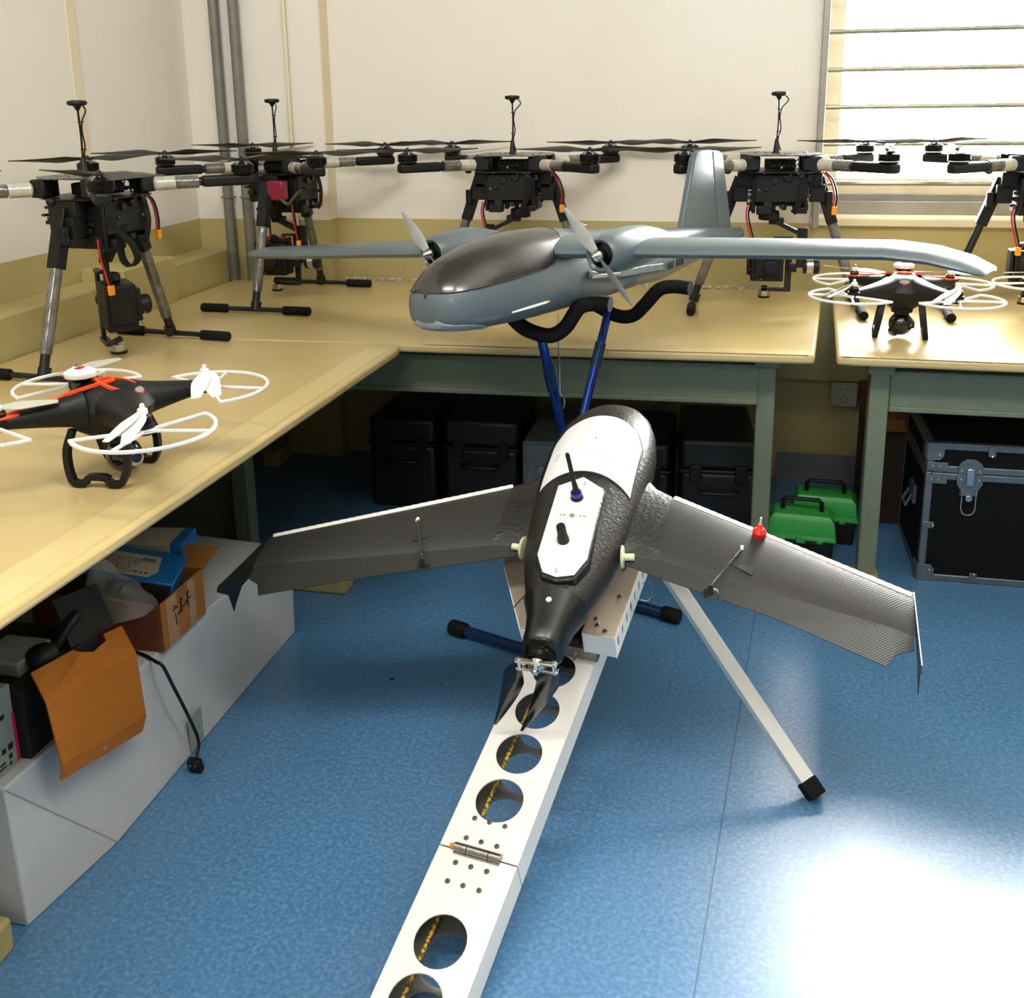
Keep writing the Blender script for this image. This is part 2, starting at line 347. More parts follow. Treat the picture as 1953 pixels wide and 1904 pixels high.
for k, (x0, x1, y) in enumerate(((WX0, 1.33, YB+.15), (1.27, WX1, YB+.19))):
    f = MB(); z0 = WZ0+.03
    for x in (x0+.035, x1-.035): f.box((x, y, (z0+WZ1)/2), (.07, .035, WZ1-z0))
    for z, h in ((z0+.06, .12), (WZ1-.03, .06)): f.box(((x0+x1)/2, y, z), (x1-x0-.14, .034, h))
    o = f.build('window_sash', 'winsash', w, bevel=.004)
    g = MB(); g.box(((x0+x1)/2, y, (z0+WZ1)/2+.03), (x1-x0-.14, .004, WZ1-z0-.18)); g.build('window_pane', 'glass', o)
for k in range(12):
    z = 1.195 + .135*k + (-.012 if k == 0 else 0)
    f = MB(); f.tube([(WX0, YB+.045, z), (WX1, YB+.045, z)], .009, 10); f.build('window_bar', 'steelbar', w)
# ceiling lamps behind the viewpoint
for (x, y, sx, sy) in ((-1.05, .65, 1.3, .3), (.6, .65, 1.3, .3), (-.3, -2.7, 1.3, .3)):
    t = thing('ceiling_lamp', 'white ceiling lamp housing ' + ('over the left bench side' if x < -.9 else 'over the right side of the room' if x > 0 else 'far behind the viewer, at the rear'), 'lamp', (x, y, HC), group='ceiling lamps')
    f = MB(); f.box((0, 0, -.03), (sx, sy, .06)); f.build('housing', 'white', t, bevel=.008)

# pipes and conduit in the corner
for x, r, m, nm, lb, z0 in ((-2.085, .021, 'galv', 'wall_pipe', 'grey painted vertical pipe nearest the left wall corner', .78), (-2.0, .021, 'galv', 'wall_pipe', 'grey painted vertical pipe just right of the corner pipe', .78), (-1.79, .008, 'trim_cream', 'conduit', 'thin cream conduit on the corner pier, right of both pipes', 1.0)):
    t = thing(nm, lb, 'pipe', (x, 3.985-r-.003, z0))
    f = MB(); f.tube([(0, 0, 0), (0, 0, HC-z0)], r, 14); f.build('pipe_run', m, t)
    if r > .01:
        for z in (.35, 1.55): f = MB(); f.tube([(-.03, .01, z), (-.018, -r-.002, z), (.018, -r-.002, z), (.03, .01, z)], .004, 6); f.build('pipe_clip', m, t)

# ------------------------------------------------------------------ tables
TZ = .78
def table(label, top, aprons, legs, name='table', tz=TZ):
    """top: outline (counter-clockwise, world x/y); aprons: list of ((x, y), (x, y)); legs: (x, y, foot direction, foot length)"""
    cx = sum(p[0] for p in top)/len(top); cy = sum(p[1] for p in top)/len(top)
    t = thing(name, label, 'table', (cx, cy, 0))
    f = MB(); f.prism([(p[0]-cx, p[1]-cy) for p in top], (0, 0, tz-.028), (1, 0, 0), (0, 1, 0), (0, 0, 1), .028)
    f.build('tabletop', 'table', t, bevel=.009, seg=3)
    for a, b_ in aprons:
        f = MB(); a = V((a[0]-cx, a[1]-cy, .655)); b_ = V((b_[0]-cx, b_[1]-cy, .655)); f.bar(a, b_, .04, .125, (0, 0, 1))
        d = (b_-a).normalized(); f.bar(a+V((0, 0, -.055)), b_+V((0, 0, -.055)), .052, .016, (0, 0, 1))
        f.build('apron', 'greensteel', t, bevel=.003)
    for x, y, fd, fl_ in legs:
        f = MB(); f.box((x-cx, y-cy, (.07+tz-.03)/2), (.055, .055, tz-.03-.07)); f.box((x-cx, y-cy, tz-.05), (.075, .075, .04))
        l = f.build('leg', 'greensteel', t, bevel=.004)
        fx, fy = fd; f = MB(); a = V((x-cx-fx*.035, y-cy-fy*.035, .035)); e = V((x-cx+fx*fl_, y-cy+fy*fl_, .035))
        f.bar(a, e, .075, .07, (0, 0, 1)); f.build('foot', 'cream_steel', l, bevel=.008)
    return t
def band(t, pts, w, z):
    """lighter post-formed strip let into the top along its front edge"""
    cx, cy = t.location.x, t.location.y; f = MB()
    a, b_ = V((pts[0][0]-cx, pts[0][1]-cy, z)), V((pts[1][0]-cx, pts[1][1]-cy, z)); f.bar(a, b_, w, .0015, (0, 0, 1)); f.build('edge_strip', 'edge', t)
tl = table('long wooden-topped bench along the left wall, nearest the viewer', [(-2.09, .35), (-1.085, .35), (-1.068, .37), (-.995, 2.88), (-1.000, 2.918), (-1.020, 2.936), (-1.05, 2.938), (-2.09, 2.886)],
      [((-1.62, .6), (-1.62, 2.78)), ((-1.95, .6), (-1.95, 2.78))], [(-1.50, 2.80, (1, 0), .34), (-1.50, 1.30, (1, 0), .25)])
band(tl, ((-1.118, .5), (-1.052, 2.86)), .075, TZ+.0002)
tm = table('wooden-topped bench against the back wall in the middle', [(-2.09, 2.895), (.20, 2.983), (.234, 2.99), (.332, 4.055), (-1.64, 4.055), (-1.64, 3.98), (-2.09, 3.98)],
      [((-1.9, 3.05), (.08, 3.115))], [(.105, 3.13, (0, -1), .10), (-1.9, 3.9, (0, -1), .1)])
band(tm, ((-.93, 2.968), (.215, 3.012)), .055, TZ+.0006)
tr = table('wooden-topped bench below the window on the right', [(.295, 2.992), (.34, 2.985), (2.3, 2.97), (2.3, 4.055), (.365, 4.055)],
      [((.46, 3.11), (2.2, 3.10))], [(.43, 3.10, (0, -1), .06), (2.2, 3.1, (0, -1), .06)])
band(tr, ((.31, 3.013), (2.28, 3.0)), .055, TZ+.0006)
# side panel of the left bench (olive sheet seen behind its end leg)
f = MB(); f.box((-1.78-tl.location.x, 2.84-tl.location.y, .37), (.50, .02, .70)); f.build('end_panel', 'greensteel', tl)
# flaked plaster where bench meets wall
f = MB()
for k in range(230):
    x = random.choice([random.uniform(-1.62, -1.0), random.uniform(-1.62, -1.1), random.uniform(-.16, .2), random.uniform(-1.62, .3)]); s = random.uniform(.003, .010)
    R = Matrix.Rotation(random.uniform(0, 3), 3, (random.random(), random.random(), .3)); f.box((x, YB-.018-random.uniform(0, .03), TZ+s*.5), (s*1.6, s, s), R)
tag(f.build('plaster_crumbs', 'plaster', smooth=0), 'pale crumbled plaster lying where the middle bench meets the back wall', 'plaster', kind='stuff')

# ------------------------------------------------------------------ large quadcopters
def blade_mb(mb, R, ang, tw=1, wid=.040, z=0, curve=.12, tip=.15, root=.25):
    """one propeller blade from the hub outwards"""
    rings = []
    for i in range(13):
        t = i/12; r = .012 + (R-.012)*t
        c = wid*(root + (1-root)*min(1, t/.28)**1.3) * (1 if t < .3 else (1-(1-tip)*((t-.3)/.7)**1.15)); th = .0035*(1-.7*t) + .0006
        a = tw*radians(40-28*t); off = -curve*R*.25*sin(pi*t)*.6; ring = []
        for k in range(8):
            p = 2*pi*k/8; x = c/2*cos(p) + off; y = th*sin(p)*(1.2 if cos(p) > 0 else .8)
            ring.append((r, x*cos(a)-y*sin(a), x*sin(a)+y*cos(a)+z+.004*t))
        ca, sa = cos(ang), sin(ang); rings.append([V((p[0]*ca-p[1]*sa, p[0]*sa+p[1]*ca, p[2])) for p in ring])
    mb.loft(rings)
def quad_proto():
    t = thing('camera_quadcopter', 'x', 'drone', (0, 0, TZ), group='large black camera quadcopters on the benches')
    for sx in (-1, 1):
        f = MB(); f.tube([(sx*.283, -.205, .017), (sx*.283, .205, .017)], .0085, 10); sk = f.build('skid', 'carbon', t)
        for sy in (-1, 1):
            f = MB(); f.lathe([(.012, 0), (.0155, .004), (.0155, .10), (.012, .104)], (sx*.283, sy*.108-(0 if sy > 0 else 0), .017), (0, sy, 0), 14); f.build('foam_grip', 'rubber', sk)
        a, m_, b_ = V((sx*.280, 0, .024)), V((sx*.180, 0, .315)), V((sx*.132, 0, .455))
        f = MB(); f.tube([a, a.lerp(m_, .25), m_], .0135, 12); f.lathe([(.018, 0), (.018, .03)], a-V((0, 0, .01)), m_-a, 12); lg = f.build('landing_leg', 'carbon', t)
        f = MB(); n = 13; f.tube([a.lerp(m_, .18+.80*i/n) for i in range(n+1)], [.0165+.0005*((i*7) % 3) for i in range(n+1)], 12); f.build('plastic_wrap', 'wrap', lg)
        f = MB(); f.bar(m_-(b_-m_)*.12, b_, .036, .036, (0, 1, 0)); f.box((sx*.108, 0, .448), (.065, .09, .056)); f.box((sx*.128, -.02, .405), (.05, .05, .06)); f.box((sx*.168, -.024, .385), (.022, .02, .05)); f.tube([(sx*.165, -.03, .36), (sx*.165, .03, .36)], .006, 8)
        f.build('leg_joint', 'black', t, bevel=.003)
    # centre frame
    oct_ = [(-.135, -.06), (-.085, -.125), (.085, -.125), (.135, -.06), (.135, .06), (.085, .125), (-.085, .125), (-.135, .06)]
    f = MB(); f.prism(oct_, (0, 0, .534), (1, 0, 0), (0, 1, 0), (0, 0, 1), .004); tp = f.build('top_plate', 'topplate', t)
    f = MB()
    for k in range(26):
        x, y = random.uniform(-.11, .11), random.uniform(-.105, .1); f.lathe([(.0035, 0), (.0035, .002), (.001, .0032)], (x, y, .538), (0, 0, 1), 8)
    tag(f.build('screws', 'screw', tp), kind='stuff')
    f = MB(); f.prism(oct_, (0, 0, .478), (1, 0, 0), (0, 1, 0), (0, 0, 1), .004); f.build('bottom_plate', 'carbon', t)
    for x, y in ((-.1, -.085), (.1, -.085), (-.1, .085), (.1, .085)): f = MB(); f.box((x, y, .508), (.062, .05, .05)); f.build('arm_clamp', 'black', t, bevel=.006)
    f = MB(); f.box((0, -.01, .502), (.10, .10, .032)); f.box((0, -.07, .50), (.08, .03, .012)); f.box((.03, .05, .50), (.05, .06, .03)); f.build('electronics', 'black', t, bevel=.003)
    f = MB()
    for k in range(7):
        x = -.05+.016*k; f.tube(cr([(x, -.075, .495), (x+.01, -.095-.006*(k % 3), .508+.006*(k % 2)), (x+.028, -.08, .522), (x+.03, -.05, .52)], 4), .0018, 6)
    f.build('wiring', 'black', t)
    f = MB()
    for x, y, z in ((0, -.128, .497), (-.055, -.115, .478), (.055, -.115, .478), (-.07, -.1, .42), (.07, -.1, .42)): f.lathe([(.0035, 0), (.0045, .003), (.001, .006)], (x, y+.003, z), (0, -1, 0), 8)
    tag(f.build('front_screws', 'screw', t), kind='stuff')
    # battery bay
    f = MB(); f.box((0, 0, .425), (.165, .20, .095)); f.box((0, -.02, .37), (.19, .12, .012)); f.box((-.085, -.02, .40), (.012, .15, .12)); f.box((.085, -.02, .40), (.012, .15, .12)); f.box((-.05, -.09, .352), (.05, .04, .03)); f.box((.07, -.06, .352), (.045, .08, .022))
    for k in range(6): f.box((-.09+.036*k, -.06, .356+.004*(k % 2)), (.016, .016, .022))
    f.build('battery_bay', 'black', t, bevel=.004)
    rg = random.Random(3); f = MB()
    for k in range(34):
        sd = k % 4; u_ = rg.uniform(-.09, .09); z = rg.uniform(.365, .474); w_, h_ = rg.uniform(.008, .03), rg.uniform(.006, .022)
        p = ((u_, -.104, z), (u_, .104, z), (-.095, u_, z), (.095, u_, z))[sd]
        if k % 3: f.box(p, (w_, .014, h_) if sd < 2 else (.014, w_, h_))
        else: f.lathe([(h_*.4, 0), (h_*.4, .010), (h_*.2, .013)], p, ((0, -1, 0), (0, 1, 0), (-1, 0, 0), (1, 0, 0))[sd], 10)
    tag(f.build('small_fittings', 'carbon', t, bevel=.001, seg=1), kind='stuff')
    f = MB()
    f.add([(.10+.0*i, -.09, .46-.0*i) for i in range(0)], [])
    pts = cr([(.075, -.105, .465), (.07, -.118, .41), (.055, -.118, .36), (.045, -.11, .345)], 5)
    for a_, b_ in zip(pts[:-1], pts[1:]): f.bar(a_, b_+(b_-a_)*.1, .02, .0025, (0, 1, 0))
    f.build('battery_strap', 'rubber', t)
    # arms, motors, propellers
    for sx in (-1, 1):
        for sy in (-1, 1):
            a = V((sx*.115, sy*.095, .505)); e = V((sx*.315, sy*.285, .505)); d = (e-a).normalized()
            f = MB(); f.tube([a, e-d*.06], .0125, 12); ar = f.build('arm', 'carbon', t)
            f = MB(); n = 12; f.tube([a+d*(.012+.062*i/n) for i in range(n+1)], [.0198+.0004*((i*5) % 3)-.004*(i == 0) for i in range(n+1)], 12); f.build('silver_sleeve', 'wrapsil', ar)
            f = MB(); n = 10; f.tube([a+d*(.076+.065*i/n) for i in range(n+1)], [.0185+.0005*((i*5) % 3) for i in range(n+1)], 12); f.build('plastic_wrap', 'wrap', ar)
            f = MB(); f.bar(e-d*.125, e+d*.034, .040, .033, (0, 0, 1)); mt = f.build('motor_mount', 'black', t, bevel=.009, seg=3)
            f = MB(); f.lathe([(.030, 0), (.030, .004)], e+V((0, 0, .0165)), (0, 0, 1), 24)
            f.lathe([(.033, .006), (.034, .008), (.034, .013), (.032, .0135), (.032, .0145), (.034, .015), (.034, .020), (.032, .0205), (.032, .0215), (.034, .022), (.034, .028), (.030, .030), (.016, .036)], e+V((0, 0, .0165)), (0, 0, 1), 28)
            f.build('motor', 'motor', mt)
            f = MB()
            for k in range(6):
                q = 2*pi*k/6; f.bar(e+V((.030*cos(q), .030*sin(q), .0455)), e+V((.012*cos(q), .012*sin(q), .0565)), .005, .002, (0, 0, 1))
            tag(f.build('motor_spokes', 'silver', mt), kind='stuff')
            f = MB(); f.lathe([(.012, 0), (.014, .002), (.014, .007), (.008, .009), (.004, .013)], (0, 0, 0), (0, 0, 1), 14); f.bar((-.022, 0, .004), (.022, 0, .004), .014, .005, (0, 0, 1))
            pr = f.build('propeller', 'carbon', t, loc=e+V((0, 0, .056)))
            for q in (0, pi):
                f = MB(); blade_mb(f, .245, q, tw=sx*sy, z=.004); f.build('blade', 'prop', pr)
    # mast with satellite receiver
    f = MB(); mx, my = -.012, .02
    f.lathe([(.016, 0), (.011, .006), (.007, .045), (.0035, .05)], (mx, my, .538), (0, 0, 1), 12); f.tube(cr([(mx, my, .58), (mx+.003, my, .65), (mx+.001, my, .722)], 3), .003, 8)
    f.lathe([(.004, 0), (.011, .012), (.0245, .015), (.0275, .020), (.026, .026), (.014, .0285)], (mx+.001, my, .716), (0, 0, 1), 22); ms = f.build('antenna_mast', 'black', t)
    f = MB(); f.tube(cr([(mx+.02, my, .733), (mx+.032, my, .715), (mx+.012, my-.003, .69), (mx+.006, my-.003, .66), (mx+.011, my-.003, .62), (mx+.004, my-.003, .585), (mx+.014, my, .545)], 5), .0022, 6)
    for z in (.685, .61): f.box((mx+.004, my-.003, z), (.014, .010, .003))
    f.build('antenna_cable', 'black', ms)
    # battery leads
    for sx, pts in ((1, [(.15, -.05, .478), (.175, -.06, .45), (.19, -.06, .40), (.188, -.06, .36)]), (-1, [(-.095, -.08, .37), (-.10, -.085, .33), (-.085, -.085, .27), (-.075, -.085, .235)])):
        f = MB(); f.tube(cr(pts, 5), .0032, 6); pc = f.build('battery_lead', 'black', t)
        f = MB(); f.tube(cr([V(p)+V((-.008, .002, 0)) for p in pts], 5), .0030, 6); f.build('red_wire', 'redwire', pc)
        f = MB(); p = V(pts[-1])+V((-.004, 0, -.012)); f.box(p, (.018, .012, .028)); f.build('connector', 'yellowplug', pc, bevel=.002)
    # folded-up rear propeller guard ball under the arm, camera gimbal
    f = MB(); f.ell((-.175, .0, .478), (.014, .014, .012), 12, 7); f.build('status_light', 'black', t)
    g = MB()
    g.lathe([(.034, 0), (.036, .003), (.036, .03), (.02, .034)], (-.03, -.05, .315), (0, 0, 1), 18)
    g.box((-.005, -.05, .311), (.05, .03, .022)); g.bar((-.01, -.05, .310), (.078, -.05, .268), .034, .014, (0, 0, 1))
    g.bar((.085, -.05, .288), (.085, -.05, .150), .034, .014, (0, 1, 0))
    gb = g.build('gimbal_yoke', 'black', t, loc=(0, 0, 0), bevel=.003)
    g = MB(); g.lathe([(.024, 0), (.026, .003), (.026, .012)], (.092, -.05, .155), (1, 0, 0), 18); g.lathe([(.023, .034), (.026, .036), (.026, .052), (.014, .056)], (.092, -.05, .155), (1, 0, 0), 18); g.build('tilt_motor', 'black', gb)
    g = MB(); g.lathe([(.0245, .012), (.0245, .034)], (.092, -.05, .155), (1, 0, 0), 18); g.build('silver_motor_ring', 'silver', gb)
    g = MB(); g.box((-.03, -.05, .165), (.11, .075, .12)); g.box((-.03, -.094, .168), (.085, .014, .085)); g.box((-.092, -.05, .175), (.012, .06, .10)); g.lathe([(.026, 0), (.026, .03), (.02, .032)], (-.02, -.10, .16), (0, -1, 0), 18)
    g.lathe([(.012, 0), (.014, .02), (.008, .028)], (-.035, -.05, .225), (.3, 0, 1), 12); g.box((-.005, -.05, .23), (.05, .016, .012)); g.box((.028, -.05, .235), (.014, .02, .02)); g.box((.056, -.05, .15), (.03, .03, .03))
    cg = g.build('camera', 'black', gb, bevel=.004)
    g = MB(); g.lathe([(.017, 0), (.017, .002)], (-.02, -.132, .16), (0, -1, 0), 16); g.build('lens', 'blackgloss', cg)
    g = MB()
    for x, z in ((-.065, .20), (-.065, .13), (.01, .20), (-.088, .15), (-.05, .115)): g.lathe([(.0032, 0), (.001, .003)], (x, -.102, z), (0, -1, 0), 8)
    tag(g.build('camera_screws', 'screw', cg), kind='stuff')
    g = MB(); g.bar((.045, -.02, .255), (.045, -.02, .060), .022, .010, (0, 1, 0)); g.bar((-.035, -.02, .066), (.05, -.02, .066), .020, .012, (0, 0, 1)); g.bar((-.01, -.02, .25), (.05, -.02, .25), .018, .008, (0, 0, 1)); g.bar((-.035, -.02, .066), (-.035, -.05, .08), .02, .012)
    g.build('roll_frame', 'carbon', gb, bevel=.002)
    g = MB(); g.lathe([(.020, 0), (.021, .003), (.021, .008)], (-.035, -.04, .040), (0, 0, 1), 18); g.build('roll_motor_cap', 'black', gb)
    g = MB(); g.lathe([(.0195, .008), (.0195, .026)], (-.035, -.04, .040), (0, 0, 1), 18); g.build('silver_roll_motor', 'silver', gb)
    g = MB(); g.box((-.03, -.03, .236), (.07, .03, .018)); g.build('camera_battery', 'redbatt', gb, bevel=.004)
    return t
bpy.context.view_layer.update()
Q = quad_proto()
def place_quad(o, loc, rz, label, angs, tiltprops=None):
    o.location = (loc[0], loc[1], TZ); o.rotation_euler = (0, 0, rz); o['label'] = label
    ps = kids(o, 'propeller')
    for p, a in zip(ps, angs): p.rotation_euler = (0, 0, a-rz)
    return o
y12 = radians(8)
# order of arms in the prototype: (-,-) (-,+) (+,-) (+,+)
specs = [((.135, 3.70), radians(1), 'large black quadcopter on the middle bench, behind the grey plane\'s tail fin', (y12+.05, y12-.02, y12+1.35, y12)),
         ((-.80, 3.70), radians(0), 'large black quadcopter on the middle bench, behind the grey plane\'s nose', (y12, y12+.06, y12-.05, y12+.02)),
         ((-1.655, 3.58), radians(88), 'large black quadcopter turned side-on in front of the two grey corner pipes', (y12+.1, y12+.2, y12-.1, y12+.12)),
         ((-1.79, 2.62), radians(84), 'large black quadcopter nearest the viewer, side-on on the left bench', (y12-.5, y12-.15, y12+.1, y12+.9)),
         ((.985, 3.70), radians(-2), 'large black quadcopter with bare black legs, cut off at the right edge', (y12+1.4, y12, y12+.1, y12+.1))]
quads = [Q] + [copy_tree(Q) for _ in specs[1:]]
for o, s_ in zip(quads, specs): place_quad(o, *s_)
bpy.context.view_layer.update()
def extra(q, name, m, fn, **k):
    f = MB(); mi = (Matrix.Translation(q.location) @ Matrix.Rotation(q.rotation_euler.z, 4, 'Z')).inverted(); fn(f, lambda *p: mi @ V(p)); return f.build(name, m, q, **k)
def strap_loop(f, L):
    pp = cr([L(-1.66, 2.47, 1.215), L(-1.625, 2.45, 1.19), L(-1.583, 2.45, 1.150), L(-1.568, 2.45, 1.110), L(-1.590, 2.45, 1.088), L(-1.615, 2.455, 1.105), L(-1.622, 2.46, 1.150), L(-1.61, 2.47, 1.20)], 6)
    wd = (L(.35, 1, 0)-L(0, 0, 0)).normalized(); rr = []
    for i, p in enumerate(pp):
        d = (pp[min(i+1, len(pp)-1)]-pp[max(i-1, 0)]).normalized(); n = d.cross(wd).normalized(); rr.append([p+wd*.011*a+n*.0014*b for a, b in ((-1, -1), (1, -1), (1, 1), (-1, 1))])
    f.loft(rr)
extra(quads[3], 'strap_loop', 'rubber', strap_loop)
extra(quads[2], 'battery_pack', 'redbatt', lambda f, L: f.bar(L(-1.64, 3.43, 1.205), L(-1.58, 3.43, 1.205), .05, .07), bevel=.006)
def green_strap(f, L):
    pp = cr([L(-1.585, 3.40, 1.175), L(-1.560, 3.40, 1.160), L(-1.535, 3.40, 1.185), L(-1.515, 3.40, 1.205)], 5)
    f.tube(pp, .006, 8)
extra(quads[2], 'green_strap', 'greenstrap', green_strap)
extra(quads[2], 'rod_antenna', 'black', lambda f, L: f.tube([L(-1.635, 3.40, 1.145), L(-1.635, 3.40, 1.040)], .0035, 8))
# the one at the right edge has no wrapping on its legs
for lg in kids(quads[4], 'landing_leg'):
    for w_ in kids(lg): bpy.data.objects.remove(w_)
for gb in kids(quads[3], 'gimbal_yoke'):
    gb.rotation_euler = (0, 0, radians(50)); gb.scale = (1.14, 1.14, 1.14); gb.location = (0, .045, -.030)
    for q_ in kids(gb, 'camera_battery'): bpy.data.objects.remove(q_)
for gb in kids(quads[2], 'gimbal_yoke'): gb.rotation_euler = (0, 0, radians(-88))
for gb in kids(quads[1], 'gimbal_yoke'): gb.scale = (-1, 1, 1)

# ------------------------------------------------------------------ small orange and black quadcopters
def small_quad(label, loc, rz, gimb=0, name='small_quadcopter'):
    t = thing(name, label, 'drone', (loc[0], loc[1], TZ), rz, group='small black and orange quadcopters')
    H = .143
    # hull: rounded shell with four arms
    secs = []
    prof = [(.0, .060, .115), (.02, .10, .11)]
    f = MB(); rings = []
    for z, rx, ry, p in ((.092, .036, .048, 2.4), (.106, .054, .068, 2.6), (.132, .062, .084, 2.8), (.150, .066, .090, 2.6), (.168, .058, .082, 2.3), (.184, .044, .068, 2.1), (.195, .026, .046, 2)):
        ring = []
        for k in range(28):
            a = 2*pi*k/28; ca, sa = cos(a), sin(a); ring.append(V((rx*abs(ca)**(2/p)*(1 if ca > 0 else -1), ry*abs(sa)**(2/p)*(1 if sa > 0 else -1), z)))
        rings.append(ring)
    f.loft(rings); hull = f.build('hull', 'black', t)
    for sx in (-1, 1):
        for sy in (-1, 1):
            e = V((sx*H, sy*H, .150)); a = V((sx*.035, sy*.04, .158)); d = (e-a).normalized(); n = V((-d.y, d.x, 0)).normalized(); f = MB(); rings = []
            for i in range(11):
                q = i/10; c_ = a.lerp(e, q)-V((0, 0, .010*(1-q))); w_ = .046-.031*q**.75; hh = .043-.030*q**.7
                rings.append([c_+n*w_*abs(cos(t_))**.7*(1 if cos(t_) > 0 else -1)+V((0, 0, 1))*hh*abs(sin(t_))**.9*(1 if sin(t_) > 0 else -.85) for t_ in [2*pi*(k+.5)/18 for k in range(18)]])
            f.loft(rings); f.lathe([(.017, -.012), (.019, -.006), (.019, .008), (.014, .010)], e, (0, 0, 1), 18)
            ar = f.build('arm', 'black', t)
            back = sy > 0
            if back:
                f = MB(); f.bar(e-d*.035+V((0, 0, .0115)), e+d*.02+V((0, 0, .0115)), .030, .006, (0, 0, 1)); f.tube([a.lerp(e, q)+V((0, 0, -.010*(1-q)+(.043-.030*q**.7)*.97)) for q in (.12, .3, .5, .7, .86)], .0045, 8); f.build('orange_trim', 'orange', ar, bevel=.002)
            f = MB(); f.lathe([(.0135, .010), (.0145, .012), (.0145, .022), (.012, .026)], e, (0, 0, 1), 18); mo = f.build('motor', 'motor', t)
            f = MB(); f.lathe([(.0138, .0195), (.0148, .0205), (.0148, .0225), (.0138, .0235)], e, (0, 0, 1), 18); f.build('motor_windings', 'brass', mo)
            f = MB(); f.lathe([(.009, 0), (.010, .003), (.009, .010), (.005, .012)], (0, 0, 0), (0, 0, 1), 14); pr = f.build('propeller', 'white', t, loc=e+V((0, 0, .026)))
            f = MB(); f.lathe([(.0045, .010), (.005, .014), (.004, .019), (.001, .021)], (0, 0, 0), (0, 0, 1), 12); f.build('hub_nut', 'silver' if back else 'white', pr)
            # folding blades of broad white plastic
            for q in ((0, pi*.96) if back else (2.3, 2.3+.5)):
                f = MB(); rr = []
                for i in range(9):
                    s_ = i/8; r = .006+(.100 if back else .078)*s_; c_ = (.030 if back else .042)*(.35+.65*min(1, s_/.3))*(1-.55*max(0, (s_-.35)/.65)**1.3); z = .006-(0 if back else .035*s_); tl_ = radians(18-10*s_)
                    rr.append([V((r, c_*x*cos(tl_), z+c_*x*sin(tl_)+y)) for x, y in ((-.5, -.0008), (0, -.0014), (.5, -.0008), (.5, .0008), (0, .0014), (-.5, .0008))])
                R = Matrix.Rotation(q, 3, 'Z'); f.loft([[R @ p for p in r_] for r_ in rr]); f.build('blade', 'paleplas' if back else 'white', pr)
            # open propeller guard
            ba = atan2(sy, sx); f = MB(); c0 = e+V((0, 0, -.004)); RG = .128; N = 22; A = radians(100)
            arc = [c0+V((cos(ba+A*(2*i/N-1)), sin(ba+A*(2*i/N-1)), 0))*RG for i in range(N+1)]
            f.bar(c0+V((cos(ba), sin(ba), 0))*.012, c0+V((cos(ba), sin(ba), 0))*.022, .03, .008, (0, 0, 1))
            inner = c0+V((cos(ba), sin(ba), 0))*.010
            def rib(p0, p1): f.bar(p0, p1, .006, .0065, (0, 0, 1))
            for p0, p1 in zip(arc[:-1], arc[1:]): f.bar(p0-(p1-p0)*.12, p1+(p1-p0)*.12, .0075, .0065, (0, 0, 1))
            rib(inner, arc[0]); rib(inner, arc[-1]); rib(inner, arc[N//2-5]); rib(inner, arc[N//2+5])
            f.build('propeller_guard', 'white', t, bevel=.0015)
    # orange edging, satellite dome, canopy panels
    f = MB(); pts = cr([(-.058, .056, .184), (-.034, .018, .194), (0, -.014, .200), (.034, .018, .194), (.058, .056, .184)], 5)
    for p0, p1 in zip(pts[:-1], pts[1:]): f.bar(p0, p1+(p1-p0)*.15, .007, .006, (0, 0, 1))
    pts = cr([(0, .022, .199), (-.024, -.006, .196), (-.030, -.036, .188), (-.014, -.064, .179), (0, -.074, .174), (.014, -.064, .179), (.030, -.036, .188), (.024, -.006, .196), (0, .022, .199)], 4)
    for p0, p1 in zip(pts[:-1], pts[1:]): f.bar(p0, p1+(p1-p0)*.15, .006, .006, (0, 0, 1))
    f.build('orange_edging', 'orange', t)
    f = MB(); f.lathe([(.018, 0), (.026, .006), (.030, .010)], (0, .052, .196), (0, 0, 1), 22); dm = f.build('satellite_module_base', 'black', t)
    f = MB(); f.lathe([(.030, .010), (.0315, .014), (.031, .020), (.024, .0245), (.010, .0265)], (0, .052, .196), (0, 0, 1), 26); f.build('white_dome', 'white', dm)
    f = MB(); f.box((0, .052, .2235), (.018, .012, .002)); f.build('red_badge', 'redwire', dm)
    f = MB(); f.ell((0, -.036, .178), (.030, .040, .012), 16, 7); f.build('nose_panel', 'greypl', t)
    text_mesh('nose_lettering', 'XPLORER', .011, .0004, 'greypl', t, basis((0, -1, 0), (1, 0, .35), (0, -.0, 1), (.027, .01, .1965)))
    # gimbal mount and ball camera
    f = MB(); f.box((0, -.01, .095), (.062, .068, .026)); f.box((0, -.012, .078), (.044, .05, .016)); f.build('gimbal_mount', 'black', t, bevel=.005)
    f = MB(); f.tube(cr([(0, -.012, .078), (.012, -.010, .065), (.034, -.012, .05), (.030, -.016, .032)], 4), .006, 8); f.lathe([(.012, 0), (.012, .014)], (.026, -.016, .042), (1, 0, 0), 14)
    gm = f.build('gimbal_arm', 'black', t, loc=(0, 0, 0), rot=(0, 0, 0))
    f = MB(); f.ell((0, -.022, .044), (.036, .036, .036), 20, 11); bc = f.build('ball_camera', 'blackgloss', gm)
    dv = (V((-.75, -.8, -.75)) if gimb else V((-.55, -.85, .05))).normalized(); c_ = V((0, -.022, .044))
    f = MB(); f.lathe([(.015, .030), (.016, .040), (.014, .043)], c_, dv, 18); f.build('lens_barrel', 'black', gm)
    if not gimb:
        f = MB(); f.lathe([(.0145, .039), (.0175, .043), (.012, .046)], c_, dv, 20); f.build('silver_lens_ring', 'silver', gm)
    f = MB(); f.lathe([(.0105, .042), (.0105, .0468)], c_, dv, 18); f.build('lens', 'blackgloss', gm)
